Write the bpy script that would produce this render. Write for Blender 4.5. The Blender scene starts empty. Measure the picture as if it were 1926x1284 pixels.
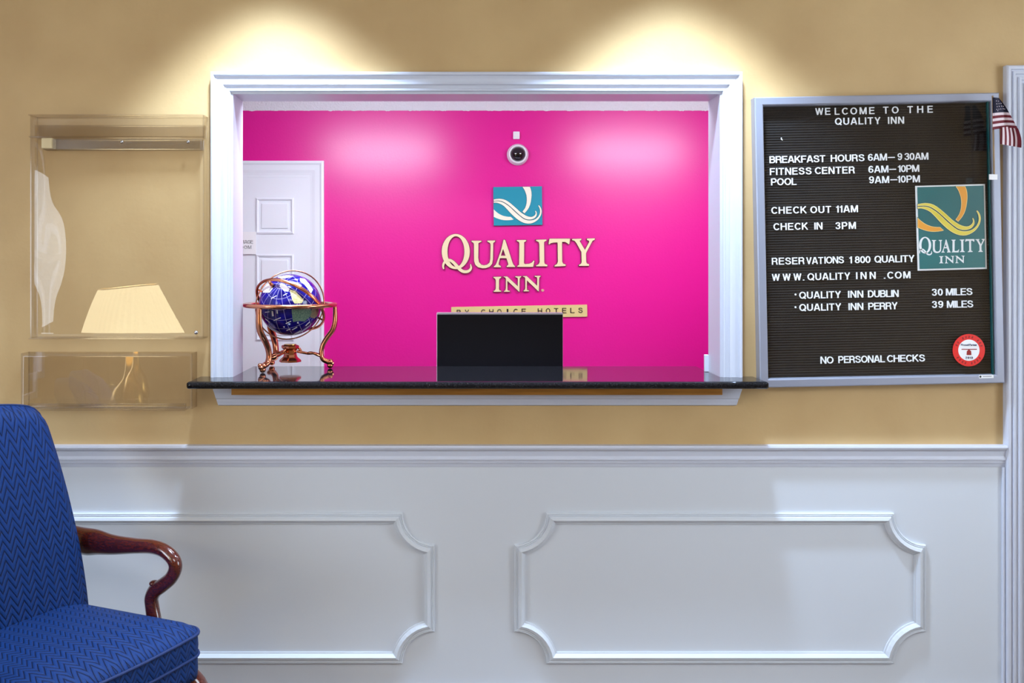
import bpy, bmesh, math, random
from mathutils import Vector, Matrix
random.seed(7)
C = bpy.context.scene.collection
S = bpy.context.scene
PI = math.pi

# ------------------------------------------------------------------ camera, world, lights
F = 1830.0                      # focal length in pixels of the 1926 px wide frame
CX, CY, CH = 860.0, 490.0, 1.42 # principal point in the frame, camera height (m)
cd = bpy.data.cameras.new('camera'); cam = bpy.data.objects.new('camera', cd); C.objects.link(cam)
cam.location = (0, -3.0, CH); cam.rotation_euler = (PI/2, 0, 0)
cd.sensor_width = 36; cd.lens = F/1926*36
cd.shift_x = (963-CX)/1926; cd.shift_y = -(642-CY)/1926
cd.clip_start = .05
S.camera = cam
S.view_settings.view_transform = 'Standard'; S.view_settings.look = 'None'
S.view_settings.gamma = 1; S.view_settings.use_curve_mapping = False
S.view_settings.exposure = 0.0
w = bpy.data.worlds.new('world'); S.world = w; w.use_nodes = True
w.node_tree.nodes['Background'].inputs[0].default_value = (.78, .88, 1, 1)
w.node_tree.nodes['Background'].inputs[1].default_value = 7
try: S.cycles.use_denoising = True
except Exception: pass
S.cycles.max_bounces = 8; S.cycles.transparent_max_bounces = 40

def light(kind, loc, power, col=(1,1,1), rot=(0,0,0), **kw):
    l = bpy.data.lights.new('light', kind); l.energy = power; l.color = col
    for k, v in kw.items(): setattr(l, k, v)
    o = bpy.data.objects.new('light', l); C.objects.link(o); o.location = loc; o.rotation_euler = rot
    return o
LOBBY_CEIL = 2.66
SPOTX = ((520-CX)/610, (1265-CX)/610)
for x in SPOTX:      # the two recessed downlights that graze the wall above the window
    light('SPOT', (x, -.38, LOBBY_CEIL-.03), 215, (.58, .75, 1), (0,0,0), spot_size=math.radians(86), spot_blend=.5, shadow_soft_size=.07)
# side daylight: area lights in the window openings, near left and right ones added
light('AREA', (-3.34, -2.6, 1.6), 42, (.80, .90, 1), (PI/2, 0, -PI/2), shape='RECTANGLE', size=1.5, size_y=1.35)
light('AREA', (3.04, -1.55, 1.6), 28, (.80, .90, 1), (PI/2, 0, PI/2), shape='RECTANGLE', size=1.2, size_y=1.35)
light('AREA', (-3.34, -4.6, 1.5), 16, (.80, .90, 1), (PI/2, 0, -PI/2), shape='RECTANGLE', size=1.1, size_y=1.3)
# added fill light on the lobby ceiling, above and behind the camera
light('AREA', (.2, -3.4, LOBBY_CEIL-.06), 42, (.95, .96, 1), (0,0,0), shape='RECTANGLE', size=1.2, size_y=1.2)
# office behind the window: two added hanging area lights and two ceiling downlights
OFFX = (-.40, .92)
for x in OFFX:
    light('AREA', (x, .22, 2.005), 11.5, (.82, .88, 1), (math.radians(36),0,0), shape='RECTANGLE', size=.55, size_y=.12)
    light('SPOT', (x, .55, 2.13), 5, (1, .96, .98), (0,0,0), spot_size=math.radians(150), spot_blend=.7, shadow_soft_size=.05)

# ------------------------------------------------------------------ helpers
def P(px, py, D):
    """point seen at photo pixel (px,py) at distance D in front of the camera plane"""
    return Vector(((px-CX)*D/F, D-3.0, CH-(py-CY)*D/F))
def lin(r, g, b):
    f = lambda c: (c/255/12.92) if c/255 <= .04045 else ((c/255+.055)/1.055)**2.4
    return (f(r), f(g), f(b), 1)
MATS = {}
def mat(name, col, rough=.5, metal=0, coat=0, bump=None, vary=None, emit=None, spec=.5):
    m = bpy.data.materials.new(name); m.use_nodes = True; nt = m.node_tree; b = nt.nodes['Principled BSDF']
    b.inputs['Base Color'].default_value = col; b.inputs['Roughness'].default_value = rough
    b.inputs['Metallic'].default_value = metal; b.inputs['Coat Weight'].default_value = coat
    b.inputs['Coat Roughness'].default_value = .08; b.inputs['Specular IOR Level'].default_value = spec
    tc = nt.nodes.new('ShaderNodeTexCoord')
    if bump:
        scale, strength, dist = bump
        n = nt.nodes.new('ShaderNodeTexNoise'); n.inputs['Scale'].default_value = scale; n.inputs['Detail'].default_value = 4
        bp = nt.nodes.new('ShaderNodeBump'); bp.inputs['Strength'].default_value = strength; bp.inputs['Distance'].default_value = dist
        nt.links.new(tc.outputs['Object'], n.inputs['Vector']); nt.links.new(n.outputs['Fac'], bp.inputs['Height'])
        nt.links.new(bp.outputs['Normal'], b.inputs['Normal'])
    if vary:
        scale, col2, det = vary[:3]
        n = nt.nodes.new('ShaderNodeTexNoise'); n.inputs['Scale'].default_value = scale; n.inputs['Detail'].default_value = det
        if len(vary) > 3:
            mp = nt.nodes.new('ShaderNodeMapping'); mp.inputs['Scale'].default_value = vary[3]
            nt.links.new(tc.outputs['Object'], mp.inputs['Vector']); nt.links.new(mp.outputs['Vector'], n.inputs['Vector'])
        else: nt.links.new(tc.outputs['Object'], n.inputs['Vector'])
        r = nt.nodes.new('ShaderNodeValToRGB'); r.color_ramp.elements[0].position = .35; r.color_ramp.elements[1].position = .65
        r.color_ramp.elements[0].color = col; r.color_ramp.elements[1].color = col2
        nt.links.new(n.outputs['Fac'], r.inputs['Fac']); nt.links.new(r.outputs['Color'], b.inputs['Base Color'])
    if emit:
        b.inputs['Emission Color'].default_value = emit[0]; b.inputs['Emission Strength'].default_value = emit[1]
    MATS[name] = m
    return m
def glassy(name, tint, ior, rough=0.0, bump=None, const=None):
    m = bpy.data.materials.new(name); m.use_nodes = True; nt = m.node_tree; nt.nodes.remove(nt.nodes['Principled BSDF'])
    out = nt.nodes['Material Output']; t = nt.nodes.new('ShaderNodeBsdfTransparent'); t.inputs[0].default_value = tint
    g = nt.nodes.new('ShaderNodeBsdfGlossy'); g.inputs['Roughness'].default_value = rough
    f = nt.nodes.new('ShaderNodeFresnel'); f.inputs['IOR'].default_value = ior; mx = nt.nodes.new('ShaderNodeMixShader')
    nt.links.new(f.outputs[0], mx.inputs[0]); nt.links.new(t.outputs[0], mx.inputs[1]); nt.links.new(g.outputs[0], mx.inputs[2])
    nt.links.new(mx.outputs[0], out.inputs[0])
    if bump:
        tc = nt.nodes.new('ShaderNodeTexCoord'); n = nt.nodes.new('ShaderNodeTexNoise'); n.inputs['Scale'].default_value = bump[0]
        bp = nt.nodes.new('ShaderNodeBump'); bp.inputs['Strength'].default_value = bump[1]; bp.inputs['Distance'].default_value = bump[2]
        nt.links.new(tc.outputs['Object'], n.inputs['Vector']); nt.links.new(n.outputs['Fac'], bp.inputs['Height']); nt.links.new(bp.outputs[0], g.inputs['Normal'])
    if const is not None:
        nt.links.remove(mx.inputs[0].links[0]); mx.inputs[0].default_value = const
    MATS[name] = m
    return m

mat('wall_tan', lin(203,172,121), .55, bump=(60,.12,.004), vary=(3.5, lin(192,160,110), 10))
mat('white_trim', lin(207,212,226), .38, bump=(300,.03,.0005))
mat('wainscot_white', lin(214,220,228), .45, bump=(8,.05,.004))
mat('office_white', lin(238,242,250), .45, bump=(40,.05,.002))
mat('office_ceiling', lin(235,235,240), .8, bump=(140,.6,.01))
mat('magenta_paint', lin(232,0,150), .5, bump=(130,.2,.003), spec=.15, coat=1); MATS['magenta_paint'].node_tree.nodes['Principled BSDF'].inputs['Coat Roughness'].default_value = .29
mat('carpet', lin(96,80,70), .95, bump=(200,.4,.01))
mat('ceiling_white', lin(225,222,215), .8)
mat('granite', (.003,.003,.004,1), .06, spec=.45, vary=(240,(.016,.016,.019,1),6), bump=(9,.04,.004))
mat('wood_strip', lin(196,136,58), .4, vary=(6, lin(165,110,44), 8, (1,20,20)))
mat('mahogany', lin(92,32,20), .2, coat=.7, vary=(40, lin(66,20,13), 6, (2,6,6)))
mat('copper', lin(214,140,105), .22, metal=1, bump=(30,.05,.002))
mat('cream', lin(240,224,180), .5)
mat('letter_edge_shade', lin(70,40,30), .5)
mat('logo_cream', lin(248,244,222), .4)
mat('teal_sign', lin(0,146,170), .5)
mat('teal_dark', lin(8,82,90), .5)
mat('teal_poster', lin(10,108,108), .35, vary=(5, lin(6,96,100), 2))
mat('poster_white', lin(238,238,238), .5)
mat('orange_print', lin(240,160,40), .5)
mat('yellow_print', lin(226,204,52), .5, vary=(8, lin(236,214,84), 2))
mat('cream_print', lin(250,236,170), .5)
mat('dark_print', lin(14,30,26), .5)
mat('brown_print', lin(44,28,22), .5)
mat('sign_gold', lin(226,208,140), .4)
mat('aluminium', lin(160,164,180), .34, metal=.35, bump=(30,.03,.001))
mat('white_plastic', lin(240,240,246), .35)
mat('letter_white', (.98,.98,1,1), .5)
mat('dome_dark', (.004,.004,.006,1), .03, spec=.9)
mat('monitor_black', (.006,.006,.008,1), .28, spec=.15)
mat('monitor_silver', lin(190,192,205), .3, metal=.7)
mat('paper', lin(246,246,248), .6)
mat('grey_print', lin(120,120,128), .6)
mat('navy_print', lin(20,40,90), .5)
mat('red_sticker', lin(225,32,22), .35)
mat('red_dark', lin(150,14,12), .4)
mat('flag_red', lin(110,12,34), .7)
mat('flag_white', lin(232,216,222), .7)
mat('flag_blue', lin(14,16,48), .7)
mat('stick_wood', lin(176,148,112), .5)
mat('lapis', lin(24,14,120), .12)
mat('inlay_green', lin(70,100,88), .3, vary=(220, lin(120,140,118), 5))
mat('inlay_cream', lin(222,212,170), .3, vary=(150, lin(190,190,120), 4))
mat('inlay_white', lin(235,232,236), .25)
mat('inlay_tan', lin(150,120,90), .3, vary=(150, lin(110,110,90), 4))
mat('shade', lin(246,228,170), .8, emit=((1,.88,.56,1), 6))
mat('bulb', (1,.9,.7,1), .5, emit=((1,.85,.6,1), 12))
mat('lens', (1,1,1,1), .5, emit=((1,.97,.92,1), 14))
mat('brass', lin(190,150,80), .25, metal=1)
mat('curtain', lin(222,196,168), .85, bump=(30,.2,.01))
mat('felt', (.010,.0085,.008,1), .85, spec=.15)
mat('green_glass_edge', lin(20,72,74), .15)
mat('wood_dark', lin(70,36,20), .3, coat=.4, vary=(6, lin(48,24,14), 6, (2,12,12)))
mat('rail_plastic', lin(196,170,132), .4, spec=.5)
mat('screw_metal', lin(200,200,205), .25, metal=1)
glassy('acrylic', (.985,.975,.965,1), 1.62, .0, const=.10)
glassy('acrylic_edge', (.93,.915,.90,1), 1.5, .08, const=.10)
glassy('acrylic_rail', (.86,.84,.81,1), 1.5, .2, const=.22)
glassy('white_glass', (.9,.9,.92,1), 1.5, .05, const=.25)
glassy('pane_glass', (.995,1,1,1), 1.5, .0, const=.035)
glassy('window_glass', (.97,.98,1,1), 1.3, .0)

# striped felt of the letter board: fine horizontal grooves
nt = MATS['felt'].node_tree; b = nt.nodes['Principled BSDF']
tc = nt.nodes.new('ShaderNodeTexCoord'); wv = nt.nodes.new('ShaderNodeTexWave'); wv.bands_direction = 'Z'; wv.wave_type = 'BANDS'
wv.inputs['Scale'].default_value = 1/(.0062)/20*PI*2*.8
bp = nt.nodes.new('ShaderNodeBump'); bp.inputs['Strength'].default_value = .5; bp.inputs['Distance'].default_value = .003
nt.links.new(tc.outputs['Object'], wv.inputs['Vector']); nt.links.new(wv.outputs['Fac'], bp.inputs['Height']); nt.links.new(bp.outputs[0], b.inputs['Normal'])
rp = nt.nodes.new('ShaderNodeValToRGB'); rp.color_ramp.elements[0].color = (.009,.008,.008,1); rp.color_ramp.elements[1].color = (.026,.023,.021,1)
nt.links.new(wv.outputs['Fac'], rp.inputs['Fac']); nt.links.new(rp.outputs['Color'], b.inputs['Base Color'])

def mnode(nt, op, a, b=None, c=None):
    n = nt.nodes.new('ShaderNodeMath'); n.operation = op
    for i, v in enumerate((a, b, c)):
        if v is None: continue
        if isinstance(v, (int, float)): n.inputs[i].default_value = v
        else: nt.links.new(v, n.inputs[i])
    return n.outputs[0]
# blue quilted chevron cloth
m = mat('chevron_blue', lin(20,52,128), .6, spec=.25); nt = m.node_tree; b = nt.nodes['Principled BSDF']
b.inputs['Sheen Weight'].default_value = 0; b.inputs['Sheen Tint'].default_value = (.3,.5,1,1)
tc = nt.nodes.new('ShaderNodeTexCoord'); sx = nt.nodes.new('ShaderNodeSeparateXYZ'); nt.links.new(tc.outputs['Object'], sx.inputs[0])
nz = nt.nodes.new('ShaderNodeTexNoise'); nz.inputs['Scale'].default_value = 9; nt.links.new(tc.outputs['Object'], nz.inputs['Vector'])
v = mnode(nt, 'ADD', sx.outputs['X'], sx.outputs['Z'])
v = mnode(nt, 'ADD', v, mnode(nt, 'MULTIPLY', nz.outputs['Fac'], .012))
tri = mnode(nt, 'PINGPONG', sx.outputs['Y'], .019)
v = mnode(nt, 'ADD', v, mnode(nt, 'MULTIPLY', tri, 1.35))
fr = mnode(nt, 'FRACT', mnode(nt, 'MULTIPLY', v, 1/.018))
hump = mnode(nt, 'SINE', mnode(nt, 'MULTIPLY', fr, PI))
fine = mnode(nt, 'SINE', mnode(nt, 'MULTIPLY', v, 2*PI/.0035))
hh = mnode(nt, 'ADD', mnode(nt, 'POWER', hump, .5), mnode(nt, 'MULTIPLY', fine, .06))
bp = nt.nodes.new('ShaderNodeBump'); bp.inputs['Strength'].default_value = .8; bp.inputs['Distance'].default_value = .004
nt.links.new(hh, bp.inputs['Height']); nt.links.new(bp.outputs[0], b.inputs['Normal'])
rp = nt.nodes.new('ShaderNodeValToRGB'); rp.color_ramp.elements[0].color = lin(2,12,44); rp.color_ramp.elements[1].color = lin(4,48,108)
rp.color_ramp.elements[0].position = .25; rp.color_ramp.elements[1].position = .8
nt.links.new(hh, rp.inputs['Fac']); nt.links.new(rp.outputs['Color'], b.inputs['Base Color'])
mat('welt_blue', lin(5,36,88), .7)
# lapis globe: stone flecks plus inlaid wire meridians and parallels
nt = MATS['lapis'].node_tree; b = nt.nodes['Principled BSDF']
tc = nt.nodes.new('ShaderNodeTexCoord'); sx = nt.nodes.new('ShaderNodeSeparateXYZ'); nt.links.new(tc.outputs['Object'], sx.inputs[0])
nm = nt.nodes.new('ShaderNodeVectorMath'); nm.operation = 'NORMALIZE'; nt.links.new(tc.outputs['Object'], nm.inputs[0])
sn = nt.nodes.new('ShaderNodeSeparateXYZ'); nt.links.new(nm.outputs[0], sn.inputs[0])
lon = mnode(nt, 'ARCTAN2', sn.outputs['Y'], sn.outputs['X']); lat = mnode(nt, 'ARCSINE', sn.outputs['Z'])
st = PI/9
l1 = mnode(nt, 'LESS_THAN', mnode(nt, 'MULTIPLY', mnode(nt, 'PINGPONG', lon, st/2), mnode(nt, 'COSINE', lat)), .006)
l2 = mnode(nt, 'LESS_THAN', mnode(nt, 'PINGPONG', lat, st/2), .006)
ln = mnode(nt, 'MAXIMUM', l1, l2)
nz = nt.nodes.new('ShaderNodeTexNoise'); nz.inputs['Scale'].default_value = 45; nz.inputs['Detail'].default_value = 6; nt.links.new(tc.outputs['Object'], nz.inputs['Vector'])
rp = nt.nodes.new('ShaderNodeValToRGB'); rp.color_ramp.elements[0].position = .4; rp.color_ramp.elements[1].position = .7
rp.color_ramp.elements[0].color = lin(16,8,92); rp.color_ramp.elements[1].color = lin(26,20,140)
nt.links.new(nz.outputs['Fac'], rp.inputs['Fac'])
mx = nt.nodes.new('ShaderNodeMix'); mx.data_type = 'RGBA'; nt.links.new(ln, mx.inputs[0]); nt.links.new(rp.outputs[0], mx.inputs[6]); mx.inputs[7].default_value = lin(170,160,200)
nt.links.new(mx.outputs[2], b.inputs['Base Color'])

def obj(name, me, m=None, parent=None, loc=None, smooth=False, kind=None, label=None, cat=None, group=None):
    if isinstance(me, bmesh.types.BMesh):
        d = bpy.data.meshes.new(name); bmesh.ops.recalc_face_normals(me, faces=me.faces); me.to_mesh(d); me.free(); me = d
    if m is not None and not me.materials:
        for k in (m if isinstance(m, (list, tuple)) else [m]): me.materials.append(MATS[k])
    if smooth:
        for p in me.polygons: p.use_smooth = True
    o = bpy.data.objects.new(name, me); C.objects.link(o)
    if loc is not None: o.location = loc
    if parent is not None: o.parent = parent
    if kind: o['kind'] = kind
    if label: o['label'] = label
    if cat: o['category'] = cat
    if group: o['group'] = group
    return o
def thing(name, label, cat, loc=(0,0,0), rot=(0,0,0), group=None):
    o = bpy.data.objects.new(name, None); C.objects.link(o); o.location = loc; o.rotation_euler = rot
    o.empty_display_size = .1
    o['label'] = label; o['category'] = cat
    if group: o['group'] = group
    return o
def struct_empty(name, loc=(0,0,0)):
    o = bpy.data.objects.new(name, None); C.objects.link(o); o.location = loc; o['kind'] = 'structure'; return o
def box(bm, x0, x1, y0, y1, z0, z1, bev=0):
    t = bmesh.new(); bmesh.ops.create_cube(t, size=1)
    for v in t.verts:
        v.co = Vector(((x0+x1)/2+v.co.x*(x1-x0), (y0+y1)/2+v.co.y*(y1-y0), (z0+z1)/2+v.co.z*(z1-z0)))
    if bev: bmesh.ops.bevel(t, geom=t.edges[:], offset=bev, segments=2, profile=.6, affect='EDGES')
    me = bpy.data.meshes.new('t'); t.to_mesh(me); t.free(); bm.from_mesh(me); bpy.data.meshes.remove(me)
    return bm
def bx(*a, **k): return box(bmesh.new(), *a, **k)
def sweep(path, prof, closed=False, bm=None, y0=0.0):
    """moulding: path [(x,z)] in the wall plane, profile [(n,h)]: n to the left of travel, h out of the wall (-y)"""
    bm = bm or bmesh.new(); n = len(path); rings = []
    for i in range(n):
        p = Vector(path[i])
        a = Vector(path[i-1]) if (i > 0 or closed) else None
        c = Vector(path[(i+1) % n]) if (i < n-1 or closed) else None
        d1 = (p-a).normalized() if a is not None else (c-p).normalized()
        d2 = (c-p).normalized() if c is not None else d1
        n1 = Vector((-d1.y, d1.x)); n2 = Vector((-d2.y, d2.x)); mm = (n1+n2)
        mm = mm.normalized() if mm.length > 1e-6 else n1
        k = 1/max(.3, mm.dot(n1))
        rings.append([bm.verts.new((p.x+mm.x*k*q, y0-h, p.y+mm.y*k*q)) for q, h in prof])
    m_ = len(prof)
    for i in range(n if closed else n-1):
        r1, r2 = rings[i], rings[(i+1) % n]
        for j in range(m_-1): bm.faces.new((r1[j], r1[j+1], r2[j+1], r2[j]))
    if not closed:
        bm.faces.new(rings[0]); bm.faces.new(rings[-1][::-1])
    return bm
def tube(bm, pts, rads, seg=10, flat=None, caps=True):
    """tube through 3-D points; rads: radius, or (r1,r2) with r2 along flat direction"""
    pts = [Vector(p) for p in pts]; n = len(pts); rings = []; up = Vector(flat) if flat else None
    ref = None
    for i, p in enumerate(pts):
        t = (pts[min(i+1, n-1)]-pts[max(i-1, 0)]).normalized()
        if up is not None: a = up-t*up.dot(t); a.normalize()
        else:
            if ref is None: ref = Vector((0,0,1)) if abs(t.z) < .9 else Vector((1,0,0))
            a = ref-t*ref.dot(t); a.normalize(); ref = a
        b_ = t.cross(a)
        r = rads[i] if isinstance(rads, (list, tuple)) else rads
        ra, rb = r if isinstance(r, (list, tuple)) else (r, r)
        rings.append([bm.verts.new(p+a*ra*math.cos(2*PI*k/seg)+b_*rb*math.sin(2*PI*k/seg)) for k in range(seg)])
    for i in range(n-1):
        for k in range(seg): bm.faces.new((rings[i][k], rings[i][(k+1)%seg], rings[i+1][(k+1)%seg], rings[i+1][k]))
    if caps: bm.faces.new(rings[0][::-1]); bm.faces.new(rings[-1])
    return bm
def smooth_path(pts, sub=4):
    """Catmull-Rom through tuples of any length"""
    out = []; n = len(pts)
    for i in range(n-1):
        p0, p1, p2, p3 = pts[max(i-1,0)], pts[i], pts[i+1], pts[min(i+2,n-1)]
        for s in range(sub):
            t = s/sub
            out.append(tuple(.5*((2*b)+(-a+c)*t+(2*a-5*b+4*c-d)*t*t+(-a+3*b-3*c+d)*t**3) for a,b,c,d in zip(p0,p1,p2,p3)))
    out.append(tuple(pts[-1])); return out
def lathe(bm, prof, seg=24, c=(0,0,0), axis='Z', sx=1, sy=1):
    rings = []
    for r, z in prof:
        ring = []
        for k in range(seg):
            a = 2*PI*k/seg; x, y = r*math.cos(a)*sx, r*math.sin(a)*sy
            v = (x, y, z) if axis == 'Z' else (x, -z, y)
            ring.append(bm.verts.new((c[0]+v[0], c[1]+v[1], c[2]+v[2])))
        rings.append(ring)
    for i in range(len(prof)-1):
        for k in range(seg): bm.faces.new((rings[i][k], rings[i][(k+1)%seg], rings[i+1][(k+1)%seg], rings[i+1][k]))
    if prof[0][0] > 1e-6: bm.faces.new(rings[0][::-1])
    if prof[-1][0] > 1e-6: bm.faces.new(rings[-1])
    bmesh.ops.remove_doubles(bm, verts=bm.verts, dist=1e-6)
    return bm
def torus(bm, R, r, c, u, v, seg=64, s2=10, flat=1.0):
    """ring of radius R in the plane of unit vectors u,v"""
    u, v, c = Vector(u).normalized(), Vector(v).normalized(), Vector(c); w_ = u.cross(v); rings = []
    for i in range(seg):
        a = 2*PI*i/seg; d = u*math.cos(a)+v*math.sin(a)
        rings.append([bm.verts.new(c+d*(R+r*math.cos(2*PI*k/s2))+w_*r*flat*math.sin(2*PI*k/s2)) for k in range(s2)])
    for i in range(seg):
        for k in range(s2): bm.faces.new((rings[i][k], rings[i][(k+1)%s2], rings[(i+1)%seg][(k+1)%s2], rings[(i+1)%seg][k]))
    return bm
def shape_mesh(polys, depth, bevel=0, offset=0, smooth_sub=0):
    """flat outlines [(x,z)...] extruded towards the room: local x right, z up, front face at y=-depth"""
    cu = bpy.data.curves.new('c', 'CURVE'); cu.dimensions = '2D'; cu.fill_mode = 'BOTH'
    cu.extrude = max(0, depth/2-bevel); cu.bevel_depth = bevel; cu.bevel_resolution = 1; cu.offset = offset
    for poly in polys:
        q = poly
        sp = cu.splines.new('POLY'); sp.points.add(len(q)-1); sp.use_cyclic_u = True
        for i, (x, z) in enumerate(q): sp.points[i].co = (x, z, 0, 1)
    return curve_to_mesh(cu, depth)
def curve_to_mesh(cu, depth):
    o = bpy.data.objects.new('t', cu); C.objects.link(o)
    dg = bpy.context.evaluated_depsgraph_get(); me = bpy.data.meshes.new_from_object(o.evaluated_get(dg))
    bpy.data.objects.remove(o); bpy.data.curves.remove(cu)
    for v in me.vertices:
        x, y, z = v.co; v.co = (x, -(z+depth/2), y)
    me.flip_normals()
    me.materials.clear()
    bm = bmesh.new(); bm.from_mesh(me); bmesh.ops.recalc_face_normals(bm, faces=bm.faces); bm.to_mesh(me); bm.free()
    return me
GL = {}
def el(cx, cy, rx, ry, a0=0, a1=360, n=20):
    return [(cx+rx*math.cos(math.radians(a0+(a1-a0)*i/n)), cy+ry*math.sin(math.radians(a0+(a1-a0)*i/n))) for i in range(n+1)]
h_ = .07
SPL = lambda *p: smooth_path(list(p), 4)
SIX = [el(.29,.31,.22,.24), SPL((.07,.31),(.075,.55),(.14,.81),(.29,.93),(.42,.88),(.48,.75))]
STROKES = {
 'A': [[(.06,0),(.335,1)],[(.68,0),(.405,1)],[(.15,.30),(.59,.30)]],
 'B': [[(h_,0),(h_,1)],[(h_,.93),(.38,.93)]+el(.38,.735,.19,.195,90,-90,10)+[(h_,.54)],[(h_,.54),(.40,.54)]+el(.40,.305,.21,.235,90,-90,10)+[(h_,.07)]],
 'C': [el(.39,.5,.32,.43,38,322)],
 'D': [[(h_,0),(h_,1)],[(h_,.93),(.32,.93)]+el(.32,.5,.30,.43,90,-90,14)+[(h_,.07)]],
 'E': [[(h_,0),(h_,1)],[(h_,.93),(.62,.93)],[(h_,.53),(.58,.53)],[(h_,.07),(.63,.07)]],
 'F': [[(h_,0),(h_,1)],[(h_,.93),(.60,.93)],[(h_,.50),(.53,.50)]],
 'G': [el(.39,.5,.32,.43,38,300)+[(.69,.20),(.69,.46),(.42,.46)]],
 'H': [[(h_,0),(h_,1)],[(.64,0),(.64,1)],[(h_,.53),(.64,.53)]],
 'I': [[(h_,0),(h_,1)]],
 'K': [[(h_,0),(h_,1)],[(.62,1),(.08,.38)],[(.26,.58),(.66,0)]],
 'L': [[(h_,0),(h_,1)],[(h_,.07),(.57,.07)]],
 'M': [[(h_,0),(h_,1)],[(.77,0),(.77,1)],[(.11,1),(.41,.03)],[(.73,1),(.43,.03)]],
 'N': [[(h_,0),(h_,1)],[(.63,0),(.63,1)],[(.09,1),(.61,0)]],
 'O': [el(.40,.5,.33,.43)],
 'P': [[(h_,0),(h_,1)],[(h_,.93),(.38,.93)]+el(.38,.69,.20,.24,90,-90,10)+[(h_,.45)]],
 'Q': [el(.40,.5,.33,.43),[(.48,.26),(.76,-.02)]],
 'R': [[(h_,0),(h_,1)],[(h_,.93),(.40,.93)]+el(.40,.71,.19,.22,90,-90,10)+[(h_,.49)],SPL((.40,.49),(.54,.42),(.57,.25),(.62,0))],
 'S': [SPL((.58,.70),(.52,.86),(.34,.93),(.15,.87),(.09,.73),(.17,.60),(.35,.53),(.54,.44),(.61,.28),(.53,.13),(.34,.07),(.14,.14),(.065,.31))],
 'T': [[(0,.93),(.64,.93)],[(.32,0),(.32,.93)]],
 'U': [[(h_,1),(h_,.35)]+el(.345,.34,.275,.27,180,360,12)+[(.62,.35),(.62,1)]],
 'V': [[(.05,1),(.33,.02)],[(.61,1),(.33,.02)]],
 'W': [[(.05,1),(.25,.02)],[(.46,1),(.25,.02)],[(.46,1),(.67,.02)],[(.87,1),(.67,.02)]],
 'X': [[(.05,1),(.61,0)],[(.61,1),(.05,0)]],
 'Y': [[(.05,1),(.33,.42)],[(.61,1),(.33,.42)],[(.33,.46),(.33,0)]],
 '0': [el(.29,.5,.22,.43)], '1': [[(.24,0),(.24,1)],[(.02,.76),(.24,.80)]],
 '2': [SPL((.07,.70),(.13,.87),(.28,.93),(.44,.86),(.48,.72),(.40,.54),(.18,.30),(.08,.10)),[(.04,.07),(.52,.07)]],
 '3': [SPL((.07,.74),(.13,.88),(.28,.93),(.43,.87),(.47,.73),(.41,.59),(.24,.54)),SPL((.24,.54),(.43,.48),(.50,.30),(.43,.13),(.28,.07),(.12,.13),(.06,.28))],
 '6': SIX, '8': [el(.29,.725,.18,.205),el(.29,.30,.22,.23)], '9': [[(.56-x,1-z) for x,z in p] for p in SIX],
 '\u2014': [[(0,.45),(1.0,.45)]], '.': [[(.0,.08),(.16,.08)]],
}
def stroke_mesh(paths, sw, depth=.12):
    bm = bmesh.new()
    for pi, p in enumerate(paths):
        p = [Vector(q) for q in p]; n = len(p); Lf, Rt = [], []
        for i in range(n):
            a = (p[i]-p[i-1]).normalized() if i > 0 else None; b = (p[i+1]-p[i]).normalized() if i < n-1 else None
            if i == 0 and (p[0]-p[-1]).length < 1e-5: a = (p[0]-p[-2]).normalized()
            if i == n-1 and (p[0]-p[-1]).length < 1e-5: b = (p[1]-p[0]).normalized()
            a = a if a is not None else b; b = b if b is not None else a
            n1 = Vector((-a.y, a.x)); n2 = Vector((-b.y, b.x)); mm = (n1+n2).normalized(); k = 1/max(.6, mm.dot(n1))
            Lf.append(p[i]+mm*k*sw/2); Rt.append(p[i]-mm*k*sw/2)
        yf = -depth-.002*pi
        V = [[bm.verts.new((q.x, y, q.y)) for q in side] for side in (Lf, Rt) for y in (yf, 0)]   # Lf front, Lf back, Rt front, Rt back
        for i in range(n-1):
            bm.faces.new((V[0][i], V[0][i+1], V[2][i+1], V[2][i])); bm.faces.new((V[0][i], V[1][i], V[1][i+1], V[0][i+1]))
            bm.faces.new((V[2][i], V[2][i+1], V[3][i+1], V[3][i]))
        for i in (0, n-1): bm.faces.new((V[0][i], V[1][i], V[3][i], V[2][i]))
    bmesh.ops.recalc_face_normals(bm, faces=bm.faces)
    me = bpy.data.meshes.new('letter'); bm.to_mesh(me); bm.free(); return me
def glyph(ch, weight=.135, depth=.0):
    """mesh of one character, cap height 1; returns (mesh, x0, x1)"""
    k = (ch, weight)
    if k not in GL:
        if ch in STROKES:
            me = stroke_mesh(STROKES[ch], weight)
        else:
            cu = bpy.data.curves.new('g', 'FONT'); cu.body = ch; cu.size = 1; cu.extrude = .06; cu.offset = .01; cu.resolution_u = 3
            me = curve_to_mesh(cu, .12)
            for v in me.vertices: v.co *= 1.38
        xs = [v.co.x for v in me.vertices]
        GL[k] = (me, min(xs), max(xs))
    return GL[k]
GMAT = {}
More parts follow.
